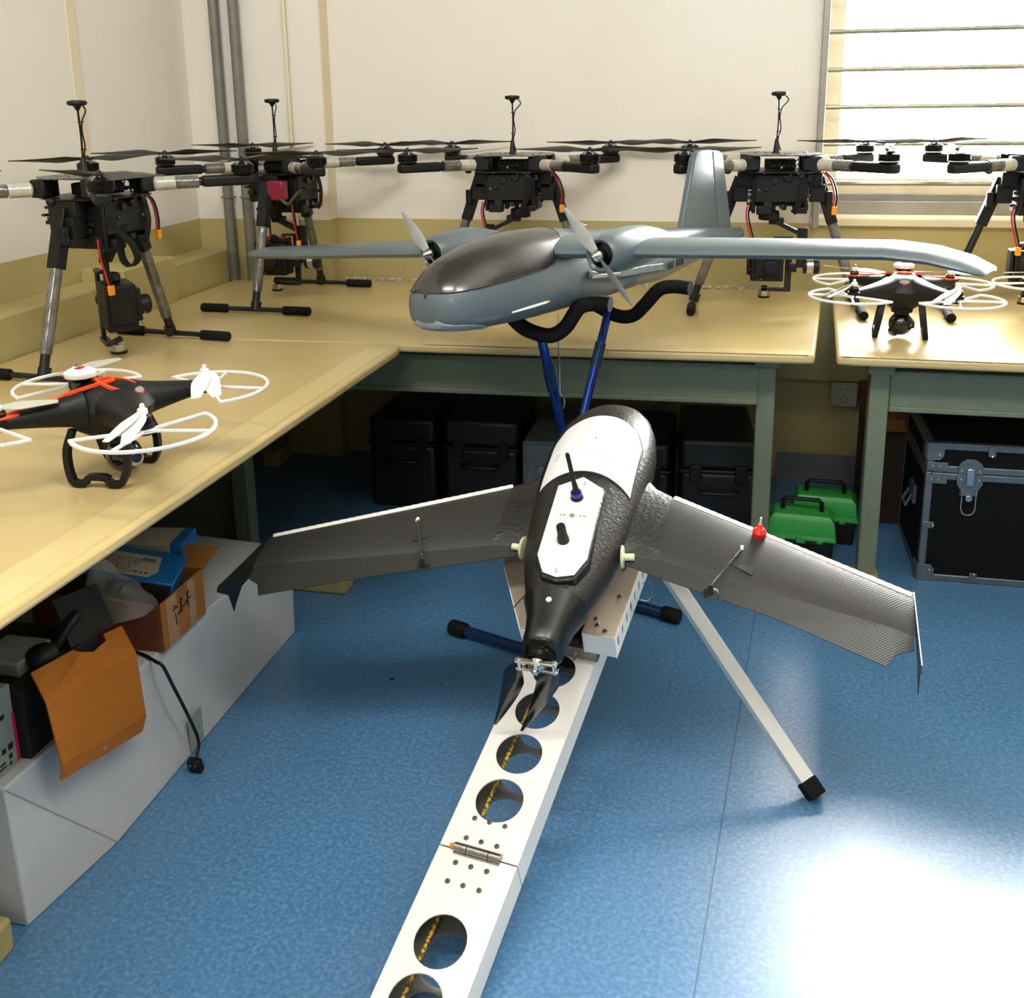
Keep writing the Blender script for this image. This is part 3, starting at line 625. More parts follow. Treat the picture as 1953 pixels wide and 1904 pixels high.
    # landing frames
    for sx in (-1, 1):
        f = MB(); x0, x1 = sx*.056, sx*.074
        def q_(y, z): return V((x0+(x1-x0)*(1-z/.11), y, z))
        path = [q_(-.050, .112), q_(-.062, .075), q_(-.060, .035), q_(-.050, .012), q_(-.046, .0085), q_(-.026, .0085), q_(-.018, .020), q_(.018, .020), q_(.026, .0085), q_(.046, .0085), q_(.052, .014), q_(.060, .040), q_(.062, .075), q_(.050, .112)]
        pp = cr(path, 3)
        for p0, p1 in zip(pp[:-1], pp[1:]): f.bar(p0-(p1-p0)*.08, p1+(p1-p0)*.08, .012, .016, (1, 0, 0))
        f.build('landing_frame', 'black', t, bevel=.0025)
    return t
s1 = small_quad('small black and orange quadcopter with white guards, nearest on the left bench', (-1.215, 1.745), radians(96))
s2 = small_quad('small black and orange quadcopter with a ball camera, below the window', (.505, 3.285), radians(-6), gimb=1)
s3 = small_quad('small quadcopter mostly cut off at the right edge, only white guards showing', (1.09, 3.33), radians(8), gimb=1)
for o, k in ((s1, 0), (s2, 1), (s3, 2)):
    for i, p in enumerate(kids(o, 'propeller')): p.rotation_euler = (0, 0, [.4, 2.2, 1.0, 2.75][i]+k*.5)
# a bright scale-free grip on the middle of every frame is left out: the photo does not show it
#PART2
# ------------------------------------------------------------------ blue stand and the grey twin-engined plane
def P_uw(s_, w_, z): return V((-.45+.34*s_+.94*w_, 2.69+.94*s_-.34*w_, z))
t = thing('plane_stand', 'folding stand of dark blue tubes with black padded arms under the grey plane', 'stand', (-.45, 2.69, 0))
def loc(p): return V(p)-V((-.45, 2.69, 0))
for s_, other in ((-.195, .195), (.195, -.195)):
    wl_, wr_ = (-.245, .14) if s_ < 0 else (-.14, .255)
    f = MB(); f.tube([loc(P_uw(s_, wl_, .0225)), loc(P_uw(s_, wr_, .0225))], .0155, 12); fb = f.build('foot_bar', 'bluedull', t)
    for e in (-1, 1):
        f = MB(); f.lathe([(.020, 0), (.0225, .004), (.0225, .05), (.019, .055)], loc(P_uw(s_, (wl_+.03) if e < 0 else (wr_-.03), .0225)), (.94*e, -.34*e, 0), 14); f.build('rubber_cap', 'rubber', fb)
    f = MB(); a = P_uw(s_, -.0+.012*(1 if s_ > 0 else -1), .03); top = P_uw(other, .045 if other < 0 else .035, .915)
    f.tube([loc(a), loc(top)], .0125, 12); po = f.build('pole', 'blue', t)
    f = MB(); d = (top-a).normalized(); f.tube([loc(top-d*.16), loc(top-d*.09)], .0155, 12); f.build('pole_collar', 'bluedull', po)
f = MB(); f.tube([loc(P_uw(-.02, .02, .47)), loc(P_uw(.02, .02, .47))], .012, 10); f.build('pivot_bolt', 'screw', t)
front = [(-.585+.02, 2.50, .985), (-.535, 2.50, .953), (-.505, 2.50, .935), (-.455, 2.50, .925), (-.415, 2.50, .948), (-.380, 2.50, 1.000), (-.340, 2.50, 1.012), (-.300, 2.49, 1.012)]
rear = [(-.52, 2.93, .965), (-.455, 2.90, .95), (-.40, 2.885, .935), (-.33, 2.87, .905), (-.28, 2.85, .910), (-.245, 2.835, .945), (-.205, 2.82, .992), (-.165, 2.81, 1.004), (-.118, 2.79, 1.004)]
for nm, pts in (('padded_arm', front), ('padded_arm', rear)):
    f = MB(); f.tube([loc(p) for p in cr(pts, 5)], .0195, 14); f.build(nm, 'rubber', t)
f = MB(); f.tube([loc((-.50, 2.885, .90)), loc((-.495, 2.88, .66))], .0025, 6); f.tube(cr([loc((-.495, 2.88, .66)), loc((-.482, 2.88, .645)), loc((-.485, 2.88, .615)), loc((-.50, 2.88, .63))], 3), .0025, 6); f.build('hanging_tie', 'silver', t)

AL = radians(27); RB = radians(4.3)
wv = V((cos(AL)*cos(RB), -sin(AL)*cos(RB), sin(RB))); uv = V((sin(AL), cos(AL), 0)); nv = wv.cross(uv)
pl = thing('twin_engine_plane', 'blue-grey twin-propeller model plane with a dark nose canopy, on the blue stand', 'model plane', mw=basis(wv, uv, nv, V((-.45, 2.69, 1.108))+wv*.035))
# fuselage sections: y, half width, bottom, top, squareness
SEC = [(-.575, .030, -.086, -.035), (-.568, .056, -.099, -.012), (-.55, .078, -.107, .010), (-.51, .096, -.114, .038), (-.45, .108, -.121, .062), (-.36, .114, -.125, .080), (-.26, .115, -.128, .087),
       (-.15, .112, -.128, .084), (-.04, .107, -.128, .070), (.08, .100, -.126, .056), (.2, .090, -.121, .046), (.34, .078, -.124, .034), (.5, .058, -.108, .018), (.66, .042, -.092, .004), (.8, .030, -.080, -.012), (.93, .020, -.058, -.024)]
def fus(y):
    for a, b_ in zip(SEC[:-1], SEC[1:]):
        if a[0] <= y <= b_[0]:
            q = (y-a[0])/(b_[0]-a[0]); return [a[i]+(b_[i]-a[i])*q for i in (1, 2, 3)]
def fus_pt(y, a, off=0):
    """a = angle from straight up, towards +x"""
    hw, zb, zt = fus(y); zc = zb+(zt-zb)*.42; p = 2.5
    ca, sa = cos(a), sin(a); hz = (zt-zc) if ca > 0 else (zc-zb); pp = 2.1 if ca > 0 else 2.9
    x = (hw+off)*abs(sa)**(2/pp)*(1 if sa > 0 else -1); z = zc+(hz+off)*abs(ca)**(2/pp)*(1 if ca > 0 else -1); return V((x, y, z))
f = MB(); ys = []
for a, b_ in zip(SEC[:-1], SEC[1:]): ys += [a[0]+(b_[0]-a[0])*k/2 for k in (0, 1)]
ys.append(SEC[-1][0]); f.loft([[fus_pt(y, 2*pi*k/36) for k in range(36)] for y in ys]); f.build('fuselage', 'uavgrey', pl, smooth=60)
# canopy: patch over the upper nose, front down to the waterline, rounded at the back
f = MB(); rows = []; NA = 26
ysc = [-.5745, -.5735, -.571, -.5675, -.56, -.55, -.53, -.505, -.47, -.43, -.39, -.35, -.31, -.27, -.235, -.205, -.18, -.16, -.145, -.136, -.132]
for y in ysc:
    hw, zb, zt = fus(y); zc = zb+(zt-zb)*.42; wl = -.022+(.030)*(y+.57)/.44
    cz = max(-.999, min(.999, (wl-zc)/(zt-zc))); amax = math.acos(abs(cz)**(2.1/2)*(1 if cz > 0 else -1)) if cz < 1 else .02
    if y > -.27: amax *= sqrt(max(0.0, 1-((y+.27)/.1385)**2))
    rows.append([fus_pt(y, -amax+2*amax*k/NA, .0022) for k in range(NA+1)])
n = NA+1
f.add([p for r_ in rows for p in r_], [(i*n+j, i*n+j+1, (i+1)*n+j+1, (i+1)*n+j) for i in range(len(rows)-1) for j in range(NA)])
f.build('canopy', 'canopy', pl, smooth=60)
f = MB(); edge = [r_[-1] for r_ in rows]+[r_[0] for r_ in reversed(rows)]; f.tube(edge, .0012, 5); f.build('canopy_seam', 'panel_line', pl)
f = MB(); lip = [fus_pt(-.5745, a, .001) for a in (2.6, 3.14, 3.68)]; 
for yy in (-.57, -.56, -.54): pass
f.loft([[fus_pt(y, radians(128+q_)+radians(104-2*q_)*k/16, .003) for k in range(17)]+[fus_pt(y, radians(232-q_)-radians(104-2*q_)*k/16, -.006) for k in range(17)] for y, q_ in ((-.574, 0), (-.571, 0), (-.568, 0), (-.562, 0), (-.555, 0), (-.545, 0), (-.53, 1), (-.51, 3), (-.49, 7), (-.47, 12), (-.45, 20))]); f.build('chin_skid', 'uavgreylt', pl)
# pale streak on the flank, side rail
f = MB(); pts = [fus_pt(y, radians(a), .002) for y, a in ((-.40, 115), (-.33, 113), (-.275, 111))]
f.tube(pts, [.0022, .0036, .0032], 8); ns = f.build('side_probe', 'white', pl); f = MB(); f.tube([pts[2], pts[2]+(pts[2]-pts[1])*.18], .0028, 8); f.build('probe_tip', 'yellowplug', ns)
f = MB(); pts = [fus_pt(y, radians(90+1.0*i), .003) for i, y in enumerate([-.10+.05*k for k in range(9)])]
for p0, p1 in zip(pts[:-1], pts[1:]): f.bar(p0, p1+(p1-p0)*.05, .006, .020, (0, 0, 1))
f.build('side_rail', 'uavgrey', pl, bevel=.002)
f = MB(); f.bar(fus_pt(-.09, radians(91), .0075), fus_pt(.05, radians(93), .0075), .003, .009, (0, 0, 1)); f.build('rail_slot', 'silver', pl, bevel=.001)
# wings
def airfoil(xc, y0, y1, z, th):
    ring = []
    for k in range(20):
        a = 2*pi*k/20; u = (1-cos(a))/2; tt = th*(2.6*sqrt(max(u, 0))*(1-u)**.75)*.42
        ring.append(V((xc, y0+(y1-y0)*u, z+(tt if sin(a) > 0 else -tt*.75)+.004*sin(pi*u))))
    return ring
for sx, secs in ((-1, [(.02, -.225, .03, .028, .066), (.14, -.215, .02, .026, .062), (.30, -.205, .0, .022, .058), (.60, -.19, -.005, .015, .054), (.95, -.18, -.015, .005, .048), (1.16, -.17, -.02, .002, .044), (1.235, -.15, -.03, -.002, .032), (1.255, -.12, -.05, -.004, .008)]),
                 (1, [(.02, -.225, .03, .028, .066), (.14, -.215, .02, .026, .060), (.30, -.205, .0, .026, .054), (.60, -.19, -.005, .024, .049), (.88, -.18, -.015, .022, .044), (.96, -.175, -.02, .013, .040), (1.02, -.165, -.02, -.003, .034), (1.055, -.15, -.03, -.016, .018), (1.06, -.13, -.05, -.020, .006)])):
    f = MB(); f.loft([airfoil(sx*x, y0, y1, z, th) for x, y0, y1, z, th in secs]); f.build('wing', 'uavgrey', pl, smooth=50)
    # engine nacelle
    cx = sx*.268; f = MB()
    rings = []
    for y, r, z in ((-.262, .030, .030), (-.268, .037, .030), (-.262, .043, .030), (-.24, .048, .031), (-.20, .051, .033), (-.14, .052, .035), (-.08, .047, .035), (-.02, .036, .033), (.04, .020, .028), (.075, .006, .022)):
        rings.append([V((cx+r*cos(2*pi*k/24), y, z+r*.98*sin(2*pi*k/24))) for k in range(24)])
    f.loft(rings, cap=False); na = f.build('engine_nacelle', 'uavgrey', pl, smooth=60)
    f = MB(); f.lathe([(.034, 0), (.034, .004)], (cx, -.236, .030), (0, -1, 0), 20); f.lathe([(.024, 0), (.026, .003), (.026, .020), (.012, .024)], (cx, -.236, .030), (0, -1, 0), 20); f.build('engine', 'motor', na)
    f = MB()
    for k in range(8):
        a = 2*pi*k/8; f.bar((cx+.026*cos(a), -.244, .030+.026*sin(a)), (cx+.034*cos(a), -.244, .030+.034*sin(a)), .003, .004)
    f.build('cooling_fins', 'silver', na)
    f = MB(); f.lathe([(.014, 0), (.0155, .006), (.014, .014), (.008, .024), (.001, .030)], (0, 0, 0), (0, -1, 0), 20)
    pr = f.build('propeller', 'silver', pl, loc=(cx, -.268, .030), rot=(0, radians(-37 if sx < 0 else -38), 0))
    for q in (0, 1):
        f = MB(); rr = []
        for i in range(12):
            t_ = i/11; r = .010+.130*t_; c_ = .030*(.55+.45*min(1, t_/.3))*(1-.75*max(0, (t_-.35)/.65)**1.5); a = radians(38-24*t_)
            rr.append([V((x*c_*cos(a), -.008+x*c_*sin(a)+y, r)) for x, y in ((-.5, 0), (-.25, -.0016), (.25, -.0016), (.5, 0), (.25, .0016), (-.25, .0016))])
        R = Matrix.Rotation(pi*q, 3, 'Y'); f.loft([[R @ p for p in r_] for r_ in rr]); f.build('blade', 'greypl', pr)
# top hatch latch, fin and rudder
f = MB(); f.box((.04, -.03, .076), (.018, .05, .004)); f.box((.04, -.03, .080), (.006, .03, .004)); f.build('hatch_latch', 'uavgreylt', pl, bevel=.001)
def fin(mb, poly, th):
    c_ = V((sum(p[0] for p in poly)/len(poly), sum(p[1] for p in poly)/len(poly), 0)); n = len(poly)
    a = [V((-.005, p[0], p[1])) for p in poly]; vs = []
    mb.loft([[V((x, c_.x+(p[0]-c_.x)*s_, c_.y+(p[1]-c_.y)*s_)) for p in poly] for x, s_ in ((-th/2, .93), (-th*.3, 1), (th*.3, 1), (th/2, .93))])
f = MB(); fin(f, [(y-.055, z+.012) for y, z in [(.575, -.06), (.60, .0), (.665, .150), (.688, .205), (.705, .222), (.740, .228), (.806, .226), (.835, -.06)]], .022); f.build('tail_fin', 'uavgrey', pl, bevel=.004)
f = MB(); fin(f, [(y-.055, z+.012) for y, z in [(.839, -.06), (.810, .225), (.868, .218), (.879, .206), (.925, -.05)]], .014); f.build('rudder', 'uavgrey', pl, bevel=.003)
# raised lettering and socket on the rear flank
yl = .395; p = fus_pt(yl, radians(101), .003); px_ = (fus_pt(yl+.05, radians(97))-fus_pt(yl-.05, radians(97))).normalized(); pz = (fus_pt(yl, radians(90))-fus_pt(yl, radians(104))).normalized()
text_mesh('raised_lettering', 'SV  360', .034, .0016, 'panel_line', pl, basis(px_, pz, px_.cross(pz), p), 1.05)  # dark colour stands in for the shadow of the raised letters
p = fus_pt(.535, radians(96), .001); f = MB(); f.bar(p-px_*.015, p+px_*.015, .004, .026, (0, 0, 1)); so = f.build('socket_frame', 'uavgreylt', pl); f = MB(); f.bar(p-px_*.012+V((.002, 0, 0)), p+px_*.004+V((.002, 0, 0)), .003, .020, (0, 0, 1)); f.build('socket_hole', 'panel_line', so)

# ------------------------------------------------------------------ launcher
az, el = radians(10.0), radians(19.0)
R0 = V((-.469, 1.325, .061)); dv = V((sin(az)*cos(el), cos(az)*cos(el), sin(el))); rv = V((cos(az), -sin(az), 0)); nn = rv.cross(dv)
ln = thing('launch_ramp', 'silver aluminium launch rail with round holes, sloping up from the floor', 'launcher', mw=basis(rv, dv, nn, R0))
HW, DP = .079, .062
def seg(y0, y1, holes):
    f = MB(); cells = []; y = y0
    for h in holes:
        a, b_ = h-.052, h+.052
        if a > y+1e-4: cells.append((y, a, None))
        cells.append((a, b_, (-.003, h, .0475, .0475))); y = b_
    if y < y1: cells.append((y, y1, None))
    plate_holes(f, -HW, HW, cells, lambda x, y_: V((x, y_, 0)))
    sg = f.build('rail_section', 'alu', ln, solid=.003, smooth=0, recalc=False)
    for sx in (-1, 1):
        g = MB(); g.box((sx*(HW-.0015), (y0+y1)/2, -DP/2-.0015), (.003, y1-y0, DP-.003)); g.build('side_web', 'alu', sg)
    g = MB(); plate_holes(g, -HW+.003, HW-.003, [((c_[0], c_[1], (c_[2][0]-.0, c_[2][1]+.0, .0475, .0475)) if c_[2] else c_) for c_ in cells], lambda x, y_: V((x, y_, -DP))); g.build('bottom_plate', 'aludark', sg, solid=.002, smooth=0, recalc=False)
    g = MB(); yy = y0+.02
    while yy < y1-.02: g.lathe([(.003, 0), (.003, .002), (.001, .003)], (HW-.003, yy, -.035), (-1, 0, 0), 8); yy += .022
    tag(g.build('inner_rivets', 'screw', sg), kind='stuff')
    return sg
seg(-.175, .2605, [-.008, -.125+.012][1:] + [-.008, .097])
seg(.2635, 1.20, [.379+.11*k for k in range(7)])
for y in (.2, .237, .288, .330):
    for x in (-.035, -.004, .028):
        g = MB(); g.lathe([(.0052, 0), (.0052, .0012), (.0035, .003)], (x, y, .0002), (0, 0, 1), 12); rvt = g.build('rivet', 'screw', ln)
        g = MB(); g.lathe([(.0016, 0), (.0016, .0034)], (x, y, .0002), (0, 0, 1), 8); g.build('rivet_core', 'panel_line', rvt)
for x0, x1 in ((-.047, -.022), (-.0205, .022), (.0235, .046)):
    g = MB(); g.tube([(x0, .2635, .006), (x1, .2635, .006)], .0085, 12); g.box(((x0+x1)/2, .2635, .002), (x1-x0, .022, .003)); g.build('hinge_knuckle', 'screw', ln)
g = MB(); g.tube([(-.056, .264, .004), (-.048, .264, .006)], .005, 8); g.build('yellow_hinge_end', 'yellowplug', ln)
g = MB(); g.tube(cr([(-.040, -.17, -.040), (-.042, .08, -.042), (-.036, .26, -.038), (-.040, .5, -.042), (-.034, .75, -.040), (-.03, 1.0, -.042), (-.03, 1.18, -.04)], 6), .0042, 8); g.build('yellow_cord', 'yellowrope', ln)
# carriage
def channel(name, x0, x1, y0, y1, z0, z1, m='alutan'):
    g = MB(); g.box(((x0+x1)/2, (y0+y1)/2, z1-.0015), (x1-x0, y1-y0, .003)); ch = g.build(name, m, ln, bevel=.0012)
    g = MB(); g.box(((x0+x1)/2, y0+.0015, (z0+z1)/2), (x1-x0, .003, z1-z0-.003)); g.build('end_plate', 'alu', ch, bevel=.001)
    n = int((y1-y0-.02)/.034); ys_ = [y0+.022+.034*k for k in range(n)]
    for x in (x0+.0015, x1-.0015):
        g = MB(); cells = []; y = y0
        for h in ys_:
            cells.append((y, h-.010, None)); cells.append((h-.010, h+.010, (.5*(z0+z1), h, .0145, .0065))); y = h+.010
        cells.append((y, y1, None)); plate_holes(g, z0, z1-.003, cells, lambda a, b_: V((x, b_, a))); g.build('slotted_side', 'alu', ch, solid=.002, smooth=0, recalc=False)
    return ch
rc = channel('carriage_channel', .060, .134, .742, 1.02, .038, .100)
for x, y in ((.088, .768), (.080, .785), (.109, .756), (.112, .86), (.098, .955), (.104, .985), (.120, .985)):
    g = MB(); g.lathe([(.0058, 0), (.0058, .0012), (.004, .0036)], (x, y, .1002), (0, 0, 1), 12); g.build('rivet', 'screw', ln)
g = MB(); poly = [(-.074, .722), (-.185, .905), (-.205, 1.10), (-.02, 1.13), (-.03, .74)]
g.prism(poly, (0, 0, .097), (1, 0, 0), (0, 1, 0), (0, 0, 1), .003); lp = g.build('flared_plate', 'alutan', ln, bevel=.0008)
g = MB(); g.box((-.052, .724, .068), (.048, .003, .055)); g.bar((-.075, .722, .085), (-.186, .905, .085), .003, .024, (0, 0, 1)); g.build('folded_edge', 'alu', lp, bevel=.0008)
g = MB(); g.box((0, .90, .019), (.17, .30, .034)); g.box((.0, .80, .030), (.05, .08, .05)); g.build('sliding_block', 'aludark', ln, bevel=.002)
g = MB(); g.box((.02, .775, .052), (.055, .05, .020)); g.build('black_stop', 'black', ln, bevel=.004)
g = MB(); g.tube([(.035, .735, .012), (.045, .80, .05)], .003, 6); g.build('yellow_release_cord', 'yellowrope', ln)
g = MB()
for st_ in ([(-.118, .83), (-.128, .80), (-.135, .775)], [(-.122, .805), (-.108, .79)], [(-.10, .86), (-.104, .83), (-.11, .82)], [(-.128, .85), (-.124, .838)]):
    g.tube([(x+.026, y, .1008) for x, y in st_], .0012, 5)
g.build('pen_marks', 'ink', lp)
g = MB(); g.tube(cr([(.136, .90, .06), (.160, .91, .05), (.165, .94, .05), (.150, .96, .06), (.137, .95, .06)], 4), .0012, 6); g.build('wire_loop', 'silver', ln)
# support legs (world to rail space)
mi_ = basis(rv, dv, nn, R0).inverted()
def leg(a, b_, w_, upw):
    a, b_ = mi_ @ V(a), mi_ @ V(b_); u_ = mi_.to_3x3() @ V(upw); g = MB(); g.bar(a, b_, w_, w_, u_); l_ = g.build('support_leg', 'alu', ln, bevel=.002)
    d = (b_-a).normalized(); g = MB(); g.bar(b_-d*.030, b_+d*.010, w_+.006, w_+.006, u_); g.build('rubber_foot', 'rubber', l_, bevel=.003)
leg((-.150, 2.325, .405), (.214, 2.050, .018), .033, (.1, -.8, 1))
leg((-.285, 2.37, .37), (-.33, 2.66, .018), .033, (0, 1, 0))

# ------------------------------------------------------------------ black flying wing
ph = radians(5.3)
ex = cos(ph)*rv+sin(ph)*dv; ey = -sin(ph)*rv+cos(ph)*dv; FO = R0+dv*1.0+nn*.2
fw = thing('flying_wing', 'black foam flying-wing drone with white hatch panels, nose away, on the launch rail', 'drone', mw=basis(ex, ey, nn, FO))
FS = [(-.425, .034, -.030, .036), (-.40, .042, -.036, .042), (-.36, .047, -.040, .048), (-.32, .056, -.045, .053), (-.27, .074, -.050, .060), (-.20, .095, -.055, .070), (-.12, .110, -.058, .080), (-.04, .120, -.060, .088), (.05, .129, -.062, .096), (.14, .134, -.062, .096), (.22, .130, -.060, .090), (.29, .117, -.055, .078), (.34, .098, -.048, .062), (.375, .074, -.038, .046), (.395, .048, -.024, .030), (.403, .020, -.008, .012)]
def fsec(y):
    y = max(FS[0][0], min(FS[-1][0], y))
    for a, b_ in zip(FS[:-1], FS[1:]):
        if a[0] <= y <= b_[0]:
            q = (y-a[0])/(b_[0]-a[0]); q2 = q; return [a[i]+(b_[i]-a[i])*q2 for i in (1, 2, 3)]
FP = 2.15
def ftop(x, y):
    hw, zb, zt = fsec(y); q = min(.999, abs(x)/hw); return zt*(1-q**FP)**(1/FP)
f = MB(); ysf = []
for a, b_ in zip(FS[:-1], FS[1:]): ysf += [a[0], (a[0]+b_[0])/2]
ysf.append(FS[-1][0])
rings = []
for y in ysf:
    hw, zb, zt = fsec(y)
    rings.append([V((hw*abs(cos(a))**(2/FP)*(1 if cos(a) > 0 else -1), y, (zt if sin(a) > 0 else -zb)*abs(sin(a))**(2/FP)*(1 if sin(a) > 0 else -1))) for a in [2*pi*(k+.5)/40 for k in range(40)]])
f.loft(rings); f.build('fuselage', 'epp', fw, smooth=60)
def wring(x, y0, y1, z, th, n=18):
    ring = []
    for k in range(n):
        a = 2*pi*k/n; u_ = (1-cos(a))/2; t_ = th*2.4*sqrt(max(u_, 0))*(1-u_)**.7*.45+.0006
        ring.append(V((x, y1+(y0-y1)*u_, z+(t_ if sin(a) > 0 else -t_*.8))))
    return ring
for sx in (-1, 1):
    # blended root fillet, outer panel, elevon
    f = MB(); f.loft([wring(sx*x, y0, y1, z, th) for x, y0, y1, z, th in ((.06, -.13, .20, .004, .075), (.10, -.13, .175, .004, .060), (.125, -.118, .130, .004, .048), (.15, -.118, .100, .003, .043), (.19, -.129, .0785, .002, .0365))]); f.build('wing_root', 'epp', fw, smooth=60)
    TX = .735 if sx < 0 else .700
    f = MB(); f.loft([wring(sx*x, y0, y1, .002-.006*((x-.19)/.53), th) for x, y0, y1, th in ((.115, -.128, .107, .034), (.19, -.131, .077, .032), (.45, -.197, -.040, .026), (TX, -.268, -.160, .018))]); wg = f.build('wing', 'weave', fw, smooth=50)
    f = MB(); f.loft([[V((sx*x, y1, .001-.006*((x-.19)/.53)+h)), V((sx*x, y0, -.0005-.006*((x-.19)/.53))), V((sx*x, y0, .0012-.006*((x-.19)/.53))), V((sx*x, y1, .001-.006*((x-.19)/.53)+h*2.2))] for x, y0, y1, h in ((.118, -.152, -.129, .002), (.19, -.178, -.133, .002), (.45, -.262, -.199, .002), (TX-.055, -.347, -.249, .0018), (TX-.037, -.315, -.255, .0018), (TX-.004, -.300, -.268, .0015))]); f.build('elevon', 'weave', fw, smooth=0)
    f = MB(); n = 60; pts = []
    for i in range(n+1):
        x = .195+(TX-.197)*i/n; y = .0765-(x-.19)*(.237/(TX-.19)); z = .004-.006*((x-.19)/.53); pts.append((x, y, z))
    f.tube([(sx*x, y-.0035, z) for x, y, z in pts], [.0085-.0015*(i/n)+(.0007 if i % 2 else 0) for i in range(n+1)], 10); f.build('lit_leading_edge_tape', 'white', fw, smooth=0)  # ribbed tape, its white stands in for the highlight along the edge
    # winglet hanging down and outwards
    f = MB()
    a_ = [V((sx*TX, y, z)) for y, z in ((-.158, .006), (-.285, .034), (-.392, .060), (-.402, .052), (-.372, .012), (-.374, -.036), (-.360, -.026), (-.322, -.008), (-.300, -.012), (-.20, -.008))]
    n = len(a_); b2 = [p+V((sx*.0018, 0, 0)) for p in a_]
    f.add(a_+b2, [tuple(range(n-1, -1, -1)), tuple(range(n, 2*n))]+[(i, (i+1) % n, n+(i+1) % n, n+i) for i in range(n)]); f.build('winglet', 'boom', fw, smooth=0)
    # servo cover, push rod and horn
    zf = lambda x, y: .0085-.010*abs((y+.06+.447*(x-.19)*.6))*.2
    P4 = [(.403, -.073), (.314, -.046), (.312, -.118), (.376, -.148)] if sx < 0 else [(.315, -.055), (.345, -.048), (.405, -.090), (.385, -.155), (.315, -.115)]
    f = MB(); f.prism([(sx*x, y) for x, y in P4], (0, 0, .0096), (1, 0, 0), (0, 1, 0), (0, 0, 1), .0012); sc = f.build('servo_cover', 'weave', fw, bevel=.0004)
    mx_, my_ = sum(p[0] for p in P4)/len(P4), sum(p[1] for p in P4)/len(P4); f = MB(); f.prism([(sx*(mx_+(x-mx_)*1.045), my_+(y-my_)*1.045) for x, y in P4], (0, 0, .0088), (1, 0, 0), (0, 1, 0), (0, 0, 1), .0014); f.build('cover_gap', 'panel_line', fw)
    a0, b0 = ((-.387, -.082), (-.326, -.215)) if sx < 0 else ((.361, -.085), (.309, -.209))
    a0, b0 = V((a0[0], a0[1], .016)), V((b0[0], b0[1], .022)); f = MB(); f.tube([a0, b0], .0016, 8); f.tube([a0.lerp(b0, .62), a0.lerp(b0, .9)], .0032, 8); f.tube([a0, a0.lerp(b0, .22)], .0030, 8); rd = f.build('push_rod', 'silver', fw)
    f = MB(); f.box(a0-V((0, 0, .003)), (.006, .012, .012)); f.build('servo_arm', 'white', rd)
    f = MB(); f.lathe([(.015, 0), (.0165, .0015), (.0165, .003), (.014, .004)], (b0.x, b0.y-.006, .003), (0, 0, 1), 6 if sx < 0 else 18); f.bar((b0.x, b0.y-.010, .004), (b0.x, b0.y, .024), .006, .010, (1, 0, 0)); f.build('control_horn', 'boom', fw)
    # nylon wing knob
    f = MB(); f.lathe([(.024, 0), (.026, .002), (.024, .005), (.008, .007)], (sx*.110, -.140, .012), (-sx*.0+sx, .1, 0), 22); f.lathe([(.008, 0), (.008, .024)], (sx*.114, -.140, .012), (sx, .1, 0), 12); f.build('nylon_knob', 'paleknob', fw)
# red wing marker with a pin
f = MB(); f.lathe([(.024, 0), (.024, .003), (.019, .006)], (.392, -.036, .002), (.1, .1, 1), 24); mk = f.build('marker_base', 'greypl', fw)
f = MB(); f.lathe([(.014, .004), (.015, .008), (.015, .020), (.009, .028)], (.392, -.036, .002), (.1, .1, 1), 14); f.tube([(.394, -.034, .026), (.395, -.028, .036)], [.008, .005], 10); f.build('red_cap', 'red', mk)
f = MB(); f.tube([(.395, -.028, .034), (.397, -.024, .052)], .0022, 8); f.build('white_pin', 'white', mk)
# main white hatch, following the hull
def patch(name, m, ytop, ybot, xs, ny, off):
    f = MB(); vs = []; nx = len(xs)
    for j in range(ny+1):
        for x in xs:
            y = ybot(x)+(ytop(x)-ybot(x))*j/ny; vs.append((x, y, ftop(x, y)+off))
    for j in range(ny+1):
        for x in xs:
            y = ybot(x)+(ytop(x)-ybot(x))*j/ny; vs.append((x, y, ftop(x, y)-.002))
    N = nx*(ny+1); fs = []
    for j in range(ny):
        for i in range(nx-1):
            a = j*nx+i; fs += [(a, a+1, a+nx+1, a+nx), (N+a+nx, N+a+nx+1, N+a+1, N+a)]
    for i in range(nx-1): fs += [(i+1, i, N+i, N+i+1), (ny*nx+i, ny*nx+i+1, N+ny*nx+i+1, N+ny*nx+i)]
    for j in range(ny): a = j*nx; b_ = a+nx-1; fs += [(a, a+nx, N+a+nx, N+a), (b_+nx, b_, N+b_, N+b_+nx)]
    f.add(vs, fs); return f.build(name, m, fw, smooth=40)
xs = [-.106+.212*i/26 for i in range(27)]
patch('main_hatch', 'whitehatch', lambda x: .275-.075*abs(x/.106)**2.2-.10*max(0, abs(x/.106)-.82)**1.2*2, lambda x: .040-.034*(x/.106)**2, xs, 16, .0026)
patch('hatch_gap', 'panel_line', lambda x: .278-.075*abs(x/.109)**2.2-.10*max(0, abs(x/.109)-.82)**1.2*2, lambda x: .037-.034*(x/.109)**2, [-.109+.218*i/26 for i in range(27)], 16, .0009)
